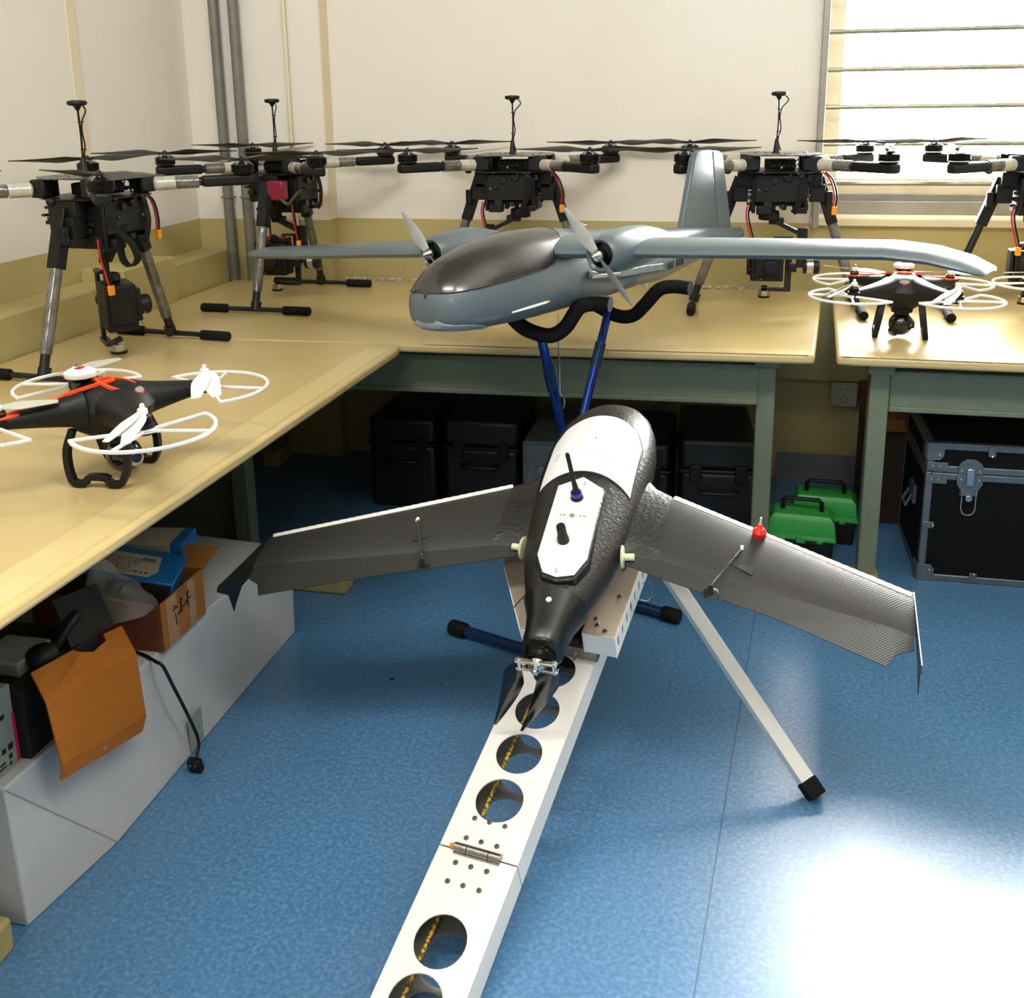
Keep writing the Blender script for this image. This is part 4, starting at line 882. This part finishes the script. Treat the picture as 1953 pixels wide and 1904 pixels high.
# embossed curved word, reading from the nose, one letter at a time
word = 'gatewing'
for k, ch in enumerate(word):
    x = .082-.0235*k; y = .100+.0*x-.9*(x)**2*1.0; 
    zz = ftop(x, y)+.0032; sl = (ftop(x+.005, y)-ftop(x-.005, y))/.01; X = V((-1, 0, -sl)).normalized(); Y = V((0, -1, -(ftop(x, y+.005)-ftop(x, y-.005))/.01)).normalized(); Zz = X.cross(Y)
    text_mesh('embossed_letter', ch, .034, .0004, 'hatchprint', fw, basis(X, Y, Zz, (x, y, zz)))
for x, y, r in ((0.0, .165, .0052), (.008, -.004, .0050), (.001, -.262, .0050)):
    z = ftop(x, y) if y > 0 else .094+.075*(y+.0)*.33; f = MB(); f.lathe([(r, 0), (r, .0012), (r*.8, .0018)], (x, y, (ftop(x, y)+.0022) if y > .05 else .0925+(y+.01)*.075+.004), (0, 0, 1), 16); q_ = f.build('quarter_turn_screw', 'hatchprint', fw)
    f = MB(); zt_ = (ftop(x, y)+.0042) if y > .05 else .0925+(y+.01)*.075+.006; f.box((x, y, zt_), (r*.4, r*1.5, .0006)); f.build('slot', 'greypl', q_)
# flat white antenna plate on its raised bed
pl8 = [(.000, .020), (-.052, -.014), (-.050, -.222), (-.028, -.268), (.004, -.278), (.040, -.268), (.058, -.222), (.052, -.014)]
sl = .075; Yp = V((0, 1, sl)).normalized(); Zp = V((1, 0, 0)).cross(Yp)
f = MB(); f.prism([(x*1.07, y*1.03-.001) for x, y in pl8], V((0, 0, .0905))-Zp*.040, (1, 0, 0), Yp, Zp, .040); f.build('plate_bed', 'epp', fw, bevel=.004)
f = MB(); f.prism(pl8, (0, 0, .0915), (1, 0, 0), Yp, Zp, .0024); ap = f.build('antenna_plate', 'whitehatch', fw, bevel=.0008)
f = MB(); f.prism([(-.036, -.118), (.036, -.118), (.036, -.088), (-.036, -.088)], (0, 0, .0941), (1, 0, 0), Yp, Zp, .0005); f.build('faint_label', 'hatchprint', ap)
f = MB()
for x, w_ in ((-.026, .004), (-.018, .006), (.018, .005), (.027, .007)): f.prism([(x-w_/2, -.105), (x+w_/2, -.105), (x+w_/2, -.102), (x-w_/2, -.102)], (0, 0, .0947), (1, 0, 0), Yp, Zp, .0003)
f.lathe([(.006, 0), (.006, .0004), (.0045, .0004)], V((0, -.103, .0947-.103*sl)), Zp, 20)
f.build('label_print', 'greypl', ap)
def onp(x, y): return V((x, 0, .094))+Yp*y
c_ = onp(-.001, -.048); f = MB(); f.lathe([(.0145, 0), (.0140, .006), (.0105, .012)], c_, Zp, 22); f.tube([c_+Zp*.010, c_+Zp*.030, c_+Zp*.055+V((-.001, -.002, 0)), c_+Zp*.135+V((-.003, -.007, 0))], [.0105, .0068, .0050, .0048], 14); f.ell(c_+Zp*.135+V((-.003, -.007, 0)), (.0048, .0048, .0048), 12, 7); wa = f.build('whip_antenna', 'black', fw)
f = MB(); f.lathe([(.0125, .009), (.0130, .011), (.0130, .017), (.0115, .019)], c_, Zp, 22); f.build('violet_ring', 'purple', wa)
c_ = onp(-.003, -.178); f = MB(); f.lathe([(.0130, 0), (.0128, .010), (.0105, .020), (.0100, .044), (.0085, .046)], c_, Zp, 22); f.build('stub_antenna', 'black', fw)
# tail boom, motor, folding propeller
f = MB(); rings = []
for y, hw, z0, z1 in ((-.300, .066, -.048, .0655), (-.34, .050, -.042, .056), (-.38, .043, -.038, .050), (-.415, .041, -.036, .047), (-.425, .034, -.030, .040)):
    rings.append([V((hw*1.02*abs(cos(a))**.8*(1 if cos(a) > 0 else -1), y, ((z1+.0025) if sin(a) > 0 else -z0)*abs(sin(a))**.8*(1 if sin(a) > 0 else -1))) for a in [2*pi*(k+.5)/28 for k in range(28)]])
f.loft(rings); bm_ = f.build('tail_boom', 'boom', fw, smooth=60)
f = MB(); f.lathe([(.006, 0), (.006, .0016), (.004, .002)], (0, -.330, .0605), (0, -.2, 1), 14); f.build('boom_screw', 'white', bm_)
f = MB(); f.lathe([(.030, 0), (.033, .004), (.034, .022), (.028, .030)], (0, -.418, .006), (0, -1, 0), 24); f.box((0, -.43, .038), (.03, .02, .012)); mo = f.build('pusher_motor', 'motor', fw, bevel=.001)
f = MB(); f.lathe([(.018, .030), (.020, .034), (.014, .042), (.008, .048)], (0, -.418, .006), (0, -1, 0), 20); f.lathe([(.008, 0), (.008, .010), (.004, .013)], (0, -.462, .006), (0, -1, 0), 6)
f.box((0, -.456, .018), (.086, .010, .006)); f.box((0, -.456, -.002), (.086, .010, .006)); f.box((0, -.456, .008), (.02, .012, .02))
for x in (-.036, .036): f.tube([(x, -.456, -.008), (x, -.456, .024)], .005, 10)
hb = f.build('propeller_hub', 'silver', fw, bevel=.001)
for a, b_, k in ((V((-.040, -.454, .010)), V((-.108, -.470, -.170)), -1), (V((.036, -.454, .010)), V((-.050, -.475, -.172)), 1)):
    f = MB(); d = (b_-a); rr = []; side = V((1, .25, .2)) if k < 0 else V((1, .5, .45)); side = (side-d*side.dot(d)/d.length_squared).normalized(); nm = d.normalized().cross(side)
    for i in range(14):
        t_ = i/13; w_ = .046*(.30+.70*min(1, t_/.22)**.8)*(1-.86*max(0, (t_-.25)/.75)**1.1); c0 = a+d*t_+side*(.006*sin(pi*t_)); th = .004*(1-.7*t_)+.0006; sk_ = side*cos(.5-.4*t_)+nm*sin(.5-.4*t_); n2 = d.normalized().cross(sk_)
        rr.append([c0+sk_*w_*x+n2*th*y for x, y in ((-.5, 0), (-.3, .8), (.2, 1), (.5, 0), (.2, -.6), (-.3, -.6))])
    f.loft(rr); f.build('folding_blade', 'blackgloss', fw, smooth=50)

# ------------------------------------------------------------------ white foam box and what lies on it (left, under the bench)
BX, BZ = -1.225, .30
wb = thing('long_box', 'long white foam-board box on the floor under the left bench', 'box', (-1.56, 1.95, 0))
f = MB(); o0 = V((-1.56, 1.95, 0))
pts = [V(p)-o0 for p in [(-1.262, 1.385, 0), (-1.225, 1.624, 0), (-1.225, 2.30, 0), (-1.223, 2.522, 0), (-1.90, 2.522, 0), (-1.90, 1.385, 0), (-1.268, 1.385, BZ), (-1.225, 2.36, BZ), (-1.216, 2.522, .27), (-1.90, 2.522, BZ), (-1.90, 1.385, BZ)]]
f.add(pts, [(6, 0, 1), (6, 1, 2, 7), (7, 2, 3, 8), (8, 3, 4, 9), (10, 9, 4, 5), (6, 10, 5, 0), (6, 7, 8, 9, 10), (0, 5, 4, 3, 2, 1)])
f.build('board_shell', 'whitefoam', wb, bevel=.004, smooth=20)
f = MB(); f.tube([V((-1.2665, 1.386, BZ-.003))-o0, V((-1.2245, 1.622, .004))-o0], .0012, 5); f.build('board_crease', 'label', wb)
f = MB(); f.box(V((-1.2238, 1.955, .05))-o0, (.0012, .06, .09)); f.build('clear_tape', 'palebox', wb)
# open brown carton with the blue box and a plastic bag
ct = thing('open_carton', 'scuffed open brown cardboard carton with packing tape, on the white box', 'carton', (-1.40, 1.97, BZ))
X0, X1, Y0, Y1, Hh = -.16, .165, -.097, .09, .118
for nm, c0, d0, m in (('long_side', (X1, 0, Hh/2), (.004, Y1-Y0, Hh), 'carton'), ('long_side', (X0, 0, Hh/2), (.004, Y1-Y0, Hh), 'carton'), ('short_side', (0, Y0, Hh/2), (X1-X0, .004, Hh), 'cartonred'), ('short_side', (0, Y1, Hh/2), (X1-X0, .004, Hh), 'carton'), ('carton_bottom', (0, 0, .002), (X1-X0-.004, Y1-Y0-.004, .004), 'carton')):
    f = MB(); f.box(c0, d0); f.build(nm, m, ct)
f = MB(); f.bar((X1-.02, Y1, Hh), (X1+.045, Y1+.15, Hh+.012), .12, .003, (0, 0, 1)) ; 
f = MB(); f.prism([(0, 0), (.16, 0), (.16, .085), (0, .085)], (X1-.15, Y1, Hh), (1, 0, 0), (0, .97, .25), (0, -.25, .97), .003); f.build('open_flap', 'carton', ct)
f = MB(); f.prism([(0, 0), (.13, 0), (.115, .06), (.01, .06)], (X0+.12, Y0, Hh), (1, 0, 0), (0, -.75, -.0+.5), (0, .5, .75), .003); f.build('front_flap', 'carton', ct)
f = MB(); f.box((X1+.0026, Y0+.045, Hh/2), (.0012, .045, Hh*.98)); f.box((X1+.0026, Y1-.055, Hh/2), (.0012, .03, Hh*.98)); f.build('packing_tape', 'tape', ct)
f = MB(); gy = 0
for k, (y, z, dy, dz) in enumerate(((-.045, .09, .012, -.006), (-.05, .08, .02, .003), (-.04, .07, .002, -.03), (-.03, .062, .012, .004), (-.018, .085, .012, .004), (-.012, .095, -.002, -.035), (-.008, .07, .016, .003), (.012, .09, .012, .006), (.016, .098, .002, -.04), (.008, .075, .022, .004))):
    f.tube([(X1+.0036, y, z), (X1+.0036, y+dy, z+dz)], .0016, 5)
f.build('marker_writing', 'ink', ct)
Rb = Matrix.Rotation(radians(17), 3, 'Z') @ Matrix.Rotation(radians(13), 3, 'Y')
bb = thing('blue_box', 'blue printed box with a pale text label, tilted in the brown carton', 'box', (-1.385, 1.985, BZ+.138))
f = MB(); f.box((0, 0, 0), (.25, .155, .045), Rb); f.build('box_body', 'bluebox', bb, bevel=.003)
f = MB(); f.box(Rb @ V((0, -.0786, -.002)), (.24, .001, .036), Rb); f.build('dark_side', 'ink', bb)
f = MB(); poly = [(-.105, -.062), (.062, -.062), (.078, -.03), (.070, .045), (-.075, .045), (-.105, .02)]
f.prism(poly, Rb @ V((0, 0, .0228)), Rb @ V((1, 0, 0)), Rb @ V((0, 1, 0)), Rb @ V((0, 0, 1)), .0006); lb = f.build('pale_label', 'label', bb)
f = MB()
for r_ in range(7):
    x = -.088
    while x < .02:
        w_ = random.uniform(.006, .018); f.prism([(x, -.05+.011*r_), (x+w_, -.05+.011*r_), (x+w_, -.0475+.011*r_), (x, -.0475+.011*r_)], Rb @ V((0, 0, .0235)), Rb @ V((1, 0, 0)), Rb @ V((0, 1, 0)), Rb @ V((0, 0, 1)), .0003); x += w_+.004
for k in range(9): f.prism([(.03+.0035*k, .012), (.032+.0035*k, .012), (.032+.0035*k, .030), (.03+.0035*k, .030)], Rb @ V((0, 0, .0235)), Rb @ V((1, 0, 0)), Rb @ V((0, 1, 0)), Rb @ V((0, 0, 1)), .0003)
for k in range(3): f.lathe([(.004, 0), (.004, .0004)], Rb @ V((.03+.012*k, -.045, .0235)), Rb @ V((0, 0, 1)), 8)
tag(f.build('label_print', 'ink', lb), kind='stuff')
# second, flatter blue-and-grey box behind
b2_ = thing('flat_box', 'flat grey and blue box lying behind the tilted blue one', 'box', (-1.47, 2.125, BZ+.145), .15)
f = MB(); f.box((0, 0, 0), (.26, .10, .03)); f.build('box_body', 'label', b2_, bevel=.002); f = MB(); f.box((.145, 0, 0), (.03, .101, .031)); f.build('blue_end', 'bluebox', b2_, bevel=.002)
# plastic bag: crumpled film mound
f = MB(); rows_ = 12; cols = 18; vs = []
for j in range(rows_):
    for i in range(cols):
        a = 2*pi*i/cols; r = (j/(rows_-1)); rad = .012+.085*r+random.uniform(-.008, .008); z = .075*(1-r**1.6)+random.uniform(-.013, .013)+(.045 if a > 2 and a < 3.6 and .3 < r < .7 else 0)
        vs.append((rad*cos(a)*.95, rad*sin(a)*.8, max(.0, z)))
f.add(vs, [(j*cols+i, j*cols+(i+1) % cols, (j+1)*cols+(i+1) % cols, (j+1)*cols+i) for j in range(rows_-1) for i in range(cols)])
o = f.build('plastic_bag', 'film', loc=(-1.335, 1.865, BZ+.108), smooth=25, sub=1); tag(o, 'crumpled clear plastic bag spilling over the brown carton edge', 'bag')
# black shoulder bag behind
f = MB(); f.ell((0, 0, .125), (.12, .13, .125), 20, 10); o = thing('black_bag', 'soft black bag slumped on the white box, behind the carton', 'bag', (-1.66, 2.375, BZ+.001)); f.build('bag_body', 'rubber', o); f = MB(); f.tube(cr([(-.02, -.06, .19), (0, -.02, .235), (0, .05, .235), (0, .09, .19)], 4), .007, 8); f.build('bag_handle', 'rubber', o)
# brown-orange card box with its lid flap folded towards the room
oc = thing('display_box', 'open black-lined gift box with a large orange-brown front flap with a small hole', 'box', (-1.34, 1.58, BZ))
def panel(f, P, th, m=None):
    P = [V(p) for p in P]; n_ = (P[1]-P[0]).cross(P[-1]-P[0]).normalized(); n = len(P); vs = P+[p-n_*th for p in P]
    f.add(vs, [tuple(range(n)), tuple(range(2*n-1, n-1, -1))]+[(i, n+i, n+(i+1) % n, (i+1) % n) for i in range(n)])
L_ = lambda x, y, z: (x+1.34, y-1.58, z-BZ)
# hinge line A (top back), B (fold), C (crease), D (bottom lip)
f = MB(); panel(f, [L_(-1.262, 1.486, .478), L_(-1.205, 1.447, .443), L_(-1.205, 1.729, .387), L_(-1.262, 1.772, .420), L_(-1.262, 1.708, .436), L_(-1.247, 1.694, .430), L_(-1.240, 1.640, .436), L_(-1.248, 1.618, .447), L_(-1.262, 1.606, .456)], .003); f.build('flap_fold', 'ocard', oc, smooth=0)
f = MB(); panel(f, [L_(-1.205, 1.447, .443), L_(-1.196, 1.454, .310), L_(-1.196, 1.727, .238), L_(-1.205, 1.729, .387)], .003); f.build('front_flap', 'ocard', oc, smooth=0)
f = MB()
def q3(u_, v_): # lip plane
    a = V(L_(-1.196, 1.454, .3095)).lerp(V(L_(-1.196, 1.727, .2375)), u_); b_ = V(L_(-1.201, 1.452, .278)).lerp(V(L_(-1.201, 1.715, .208)), u_); return a.lerp(b_, v_)
plate_holes(f, 0, 1, [(0, 1, (.50, .48, .035, .22))], lambda x, y: q3(x, y)); f.build('flap_lip', 'ocard', oc, solid=.003, smooth=0)
f = MB(); f.box((-.055, .01, .072), (.24, .24, .143)); f.build('box_body', 'carddark', oc, bevel=.003)
f = MB(); panel(f, [L_(-1.275, 1.62, .452), L_(-1.275, 1.765, .425), L_(-1.335, 1.80, .50), L_(-1.335, 1.66, .53)], .003); f.build('inner_flap', 'carddark', oc, smooth=0)
f = MB(); f.ell((.045, -.02, .168), (.030, .034, .022), 14, 8); f.tube(cr([(.04, .03, .16), (.05, .06, .19), (.04, .10, .19), (.01, .12, .17)], 4), .011, 8); f.build('dark_contents', 'black', oc)
f = MB(); f.box((-.02, -.02, .160), (.10, .10, .03)); f.build('inner_grey_pad', 'greypl', oc, bevel=.004)
# pale carton with pink edge, black carton with a pink print
pc = thing('printed_carton', 'pale grey-green carton with small printed symbols and a pink edge, at the left frame edge', 'carton', (-1.360, 1.475, BZ))
f = MB(); f.box((0, -.045, .082), (.13, .07, .164)); f.build('carton_body', 'palebox', pc, bevel=.002)
f = MB(); f.box((.0662, -.0135, .055), (.002, .006, .10)); f.build('pink_edge', 'pink', pc)
f = MB()
for y, z, w_, h in ((-.045, .112, .018, .009), (-.030, .045, .012, .012), (-.048, .045, .010, .010), (-.060, .06, .008, .008), (-.033, .026, .008, .010), (-.055, .022, .014, .004), (-.055, .014, .018, .003), (-.035, .012, .006, .006)): f.box((.0655, y, z), (.0012, w_, h))
f.build('printed_symbols', 'ink', pc)
bc = thing('black_carton', 'black carton with a pink-red corner print, standing behind the pale one', 'carton', (-1.605, 1.60, BZ))
f = MB(); f.box((0, 0, .11), (.16, .20, .22)); f.build('carton_body', 'carddark', bc, bevel=.003); f = MB(); f.box((.0806, -.06, .19), (.0012, .04, .03)); f.build('pink_print', 'pink', bc)
# black cable and plug hanging over the white box
cb = thing('power_cable', 'thin black cable hanging over the white box edge, plug near the floor', 'cable', (-1.23, 1.85, 0))
Lc = lambda *p: V(p)-V((-1.23, 1.85, 0))
f = MB(); cpts = cr([Lc(-1.30, 1.86, .305), Lc(-1.26, 1.845, .305), Lc(-1.225, 1.826, .306), Lc(-1.208, 1.824, .298), Lc(-1.200, 1.842, .24), Lc(-1.190, 1.876, .14), Lc(-1.182, 1.893, .07), Lc(-1.180, 1.880, .042), Lc(-1.180, 1.870, .030)], 6)
f.tube(cpts, .0038, 8); cc = f.build('cable_cord', 'black', cb)
f = MB(); f.box(Lc(-1.180, 1.868, .020), (.032, .018, .036), Matrix.Rotation(.3, 3, 'X')); pg = f.build('plug', 'black', cb, bevel=.003)
f = MB()
for x in (-.006, .006): f.box(Lc(-1.180+x, 1.8575, .026), (.005, .004, .005))
f.build('plug_pins', 'silver', pg)

# ------------------------------------------------------------------ things under the back benches
def hard_case(label, x, y, rz, w_, d_, h_, m='darkbox', trimm='black'):
    t = thing('hard_case', label, 'case', (x, y, 0), rz, 'dark hard cases under the middle bench')
    f = MB(); f.box((0, 0, h_*.36), (w_, d_, h_*.70)); f.build('case_body', m, t, bevel=.018, seg=3)
    f = MB(); f.box((0, 0, h_*.86), (w_, d_, h_*.27)); f.build('lid', m, t, bevel=.018, seg=3)
    f = MB(); f.box((0, 0, h_*.715), (w_+.012, d_+.012, .012)); f.build('seam_rim', trimm, t, bevel=.004)
    for sx in (-1, 1):
        f = MB(); f.box((sx*w_*.3, -d_/2-.006, h_*.70), (.04, .014, .06)); f.build('latch', 'black', t, bevel=.004)
    f = MB(); f.tube(cr([(-.06, -d_/2-.002, h_*.55), (-.055, -d_/2-.03, h_*.55), (.055, -d_/2-.03, h_*.55), (.06, -d_/2-.002, h_*.55)], 4), .008, 8); f.build('handle', 'black', t)
    return t
hard_case('dark hard case beside the right leg of the middle bench', -.045, 3.52, radians(4), .25, .42, .40)
hard_case('dark hard case behind the wing, second from that bench leg', -.325, 3.55, 0, .26, .40, .36)
hard_case('dark hard case in the deep shade left of the grey metal case', -.885, 3.62, 0, .28, .36, .38)
hard_case('dark hard case in the shade, in the corner under the middle bench', -1.20, 3.66, 0, .26, .36, .36)
gc = thing('metal_case', 'grey sheet-metal case under the middle bench, left of the flying wing\'s nose', 'case', (-.595, 3.60, 0))
f = MB(); f.box((0, 0, .165), (.24, .40, .33)); f.build('case_body', 'greybox', gc, bevel=.004)
f = MB()
for sx in (-1, 1): f.bar((sx*.117, -.202, .004), (sx*.117, -.202, .326), .014, .008, (0, 1, 0))
f.bar((-.117, -.202, .322), (.117, -.202, .322), .014, .008, (0, 1, 0)); f.bar((-.117, -.202, .012), (.117, -.202, .012), .014, .008, (0, 1, 0)); f.build('edge_frame', 'casealu', gc, bevel=.002)
f = MB(); f.box((-.06, -.2065, .21), (.03, .006, .045)); f.build('latch', 'screw', gc, bevel=.002)
for lab, x, y, rz in (('bright green toolbox with a black handle, nearest the wing', .248, 3.32, radians(-4)), ('bright green toolbox with a black handle, behind the nearer one', .335, 3.50, radians(-4))):
    t = thing('toolbox', lab, 'toolbox', (x, y, 0), rz, 'green toolboxes on the floor between the benches')
    f = MB(); f.loft([[V((sx*w_, sy*d_, z)) for sx, sy in ((-1, -1), (1, -1), (1, 1), (-1, 1))] for w_, d_, z in ((.100, .058, 0), (.106, .062, .085))]); f.build('tray_body', 'black', t, bevel=.008)
    f = MB(); f.loft([[V((sx*w_, sy*d_, z)) for sx, sy in ((-1, -1), (1, -1), (1, 1), (-1, 1))] for w_, d_, z in ((.112, .068, .086), (.112, .068, .096), (.107, .063, .098), (.103, .058, .150), (.088, .045, .168))]); f.build('lid', 'green', t, bevel=.007, seg=3)
    f = MB(); f.box((0, -.066, .088), (.03, .012, .022)); f.box((-.06, -.066, .086), (.02, .010, .014)); f.box((.06, -.066, .086), (.02, .010, .014)); f.build('clasp', 'green', t, bevel=.003)
    f = MB(); f.tube([(-.062, 0, .160), (-.062, 0, .196), (-.052, 0, .206), (.052, 0, .206), (.062, 0, .196), (.062, 0, .160)], .0075, 8); f.build('handle', 'black', t, bevel=0)
# metal sheet leaning at the wall foot, wall socket
f = MB(); f.box((0, 0, .055), (.34, .004, .115), Matrix.Rotation(radians(-8), 3, 'X')); tag(f.build('metal_sheet', 'greybox', loc=(.36, 4.045, 0.002)), 'dull grey metal sheet leaning on the wall foot behind the toolboxes', 'sheet')
sk = thing('wall_socket', 'square white power socket on the wall between the benches', 'socket', (.434, 4.046, .37)); f = MB(); f.box((0, -.005, 0), (.100, .010, .096)); f.build('face_plate', 'socket', sk, bevel=.003)
f = MB()
for x, z in ((-.012, .022), (.012, .022), (-.010, -.018), (.010, -.018), (0, -.006), (-.006, -.030), (.006, -.030)): f.box((x, -.0102, z), (.006, .001, .003), Matrix.Rotation(x*40, 3, 'Y'))
f.build('socket_slots', 'ink', sk)
# flight case on the right
fc = thing('flight_case', 'black flight case with aluminium edges and a butterfly latch, under the right bench', 'case', (.605, 3.215, 0))
CW, CD, CH, LZ = .62, .42, .462, .365
f = MB(); f.box((CW/2, CD/2, LZ/2), (CW-.006, CD-.006, LZ-.004)); f.build('case_body', 'caseblack', fc)
f = MB(); f.box((CW/2, CD/2, (LZ+CH)/2), (CW-.006, CD-.006, CH-LZ-.004)); f.build('lid', 'caseblack', fc)
for a, b_ in (((0, 0, .011), (CW, 0, .011)), ((0, 0, LZ-.012), (CW, 0, LZ-.012)), ((0, 0, LZ+.012), (CW, 0, LZ+.012)), ((0, 0, CH-.011), (CW, 0, CH-.011)), ((.0, 0, .0), (0, 0, LZ)), ((0, 0, LZ+.002), (0, 0, CH)), ((0, 0, .011), (0, CD, .011)), ((0, 0, LZ-.012), (0, CD, LZ-.012)), ((0, 0, LZ+.012), (0, CD, LZ+.012)), ((0, 0, CH-.011), (0, CD, CH-.011)), ((0, CD, 0), (0, CD, CH))):
    f = MB(); a, b_ = V(a)+V((.011, .009, 0)), V(b_)+V((.011 if b_[0] == 0 else -.011, .009 if b_[1] == 0 else -.009, 0)); f.bar(a, b_, .022, .022, (0, 1, 0) if abs((b_-a).x) > .1 or abs((b_-a).z) > .1 else (0, 0, 1)); f.build('edge_profile', 'casealu', fc, bevel=.003)
for x, z, sx, sz in ((.022, .028, 1, 1), (.022, CH-.028, 1, -1)):
    f = MB(); f.prism([(-.024, -.028), (.018, -.028), (.026, -.020), (.026, .014), (.014, .028), (-.024, .028)], (x, -.0035, z), (1, 0, 0), (0, 0, sz), (0, -1, 0), .003); f.box((-.0035, .025, z), (.004, .05, .055)); co = f.build('corner_plate', 'casealu', fc, bevel=.001)
    f = MB(); f.lathe([(.005, 0), (.004, .003), (.001, .0045)], (x+.012, -.006, z+sz*.010), (0, -1, 0), 10); f.build('corner_rivet', 'silver', co)
for x, z in ((.025, LZ-.022), (.025, LZ+.022)):
    f = MB(); f.box((x+.006, -.004, z), (.062, .003, .026)); co = f.build('joint_plate', 'casealu', fc, bevel=.001)
    for dx in (-.008, .012): f = MB(); f.lathe([(.004, 0), (.003, .002), (.001, .003)], (x+dx, -.0055, z), (0, -1, 0), 8); f.build('joint_rivet', 'silver', co)
for x, z, dx, dz in ((.165, .020, 0, .014), (.165+.02, CH-.020, 0, -.014), (.018, .19, .014, 0)):
    f = MB(); f.box((x, -.0045, z), (.022, .004, .034) if dx == 0 else (.036, .004, .022)); cl = f.build('edge_clip', 'casealu', fc, bevel=.003); f = MB(); f.lathe([(.0055, 0), (.004, .004), (.001, .006)], (x+dx, -.0065, z+dz), (0, -1, 0), 10); f.build('clip_rivet', 'silver', cl)
f = MB(); cx, cz = .128, LZ; f.prism([(-.036, -.002), (.036, -.002), (.038, .02), (.030, .036), (.012, .048), (-.012, .048), (-.030, .036), (-.038, .02)], (cx, -.004, cz+.002), (1, 0, 0), (0, 0, 1), (0, -1, 0), .004); lt = f.build('latch_top', 'casealu', fc, bevel=.0012)
f = MB(); f.prism([(-.038, 0), (.038, 0), (.038, -.03), (.026, -.05), (.026, -.068), (-.026, -.068), (-.026, -.05), (-.038, -.03)], (cx, -.004, cz-.002), (1, 0, 0), (0, 0, 1), (0, -1, 0), .004); lt2 = f.build('latch_bottom', 'casealu', fc, bevel=.0012)
f = MB(); f.box((cx, -.011, cz-.008), (.022, .006, .055)); f.lathe([(.011, 0), (.011, .012)], (cx, -.006, cz-.075), (0, -1, 0), 12); f.build('latch_tongue', 'silver', lt2, bevel=.002)
f = MB(); f.tube([(cx-.020, -.013, cz-.045), (cx-.021, -.014, cz-.11), (cx-.014, -.014, cz-.126), (cx, -.014, cz-.131), (cx+.014, -.014, cz-.126), (cx+.021, -.014, cz-.11), (cx+.020, -.013, cz-.045)], .0022, 8); f.build('latch_ring', 'silver', lt2)
f = MB()
for x, z in ((-.026, .012), (0, .018), (.026, .012), (-.026, -.016), (.026, -.016)): f.lathe([(.0045, 0), (.0035, .003), (.001, .004)], (cx+x, -.0075, cz+z), (0, -1, 0), 10)
f.build('latch_rivets', 'silver', lt)
f = MB(); f.box((-.006, .16, .24), (.010, .08, .06)); f.tube([(-.012, .13, .24), (-.03, .13, .20), (-.03, .19, .20), (-.012, .19, .24)], .005, 8); f.build('side_handle', 'casealu', fc)
# carton and crate behind it
f = MB(); f.box((0, 0, .175), (.17, .34, .35)); o = thing('tall_carton', 'tall dark brown carton standing left of the flight case, under the right bench', 'carton', (.575, 3.83, 0)); f.build('carton_body', 'darkcarton', o, bevel=.004)
o = thing('flat_carton', 'pale brown carton lying on top of the tall dark one', 'carton', (.575, 3.83, .351)); f = MB(); f.box((0, 0, .045), (.18, .36, .09)); f.build('carton_body', 'cartonred', o, bevel=.004); f = MB(); f.box((0, -.181, .024), (.176, .002, .046)); f.build('paper_tape', 'carton', o)
# a scrap of debris on the floor
f = MB(); f.box((0, 0, .002), (.012, .004, .003), Matrix.Rotation(.5, 3, 'Z')); tag(f.build('wood_chip', 'ink', loc=(-.86, 2.33, 0)), 'tiny dark chip on the open blue floor left of the ramp', 'chip')
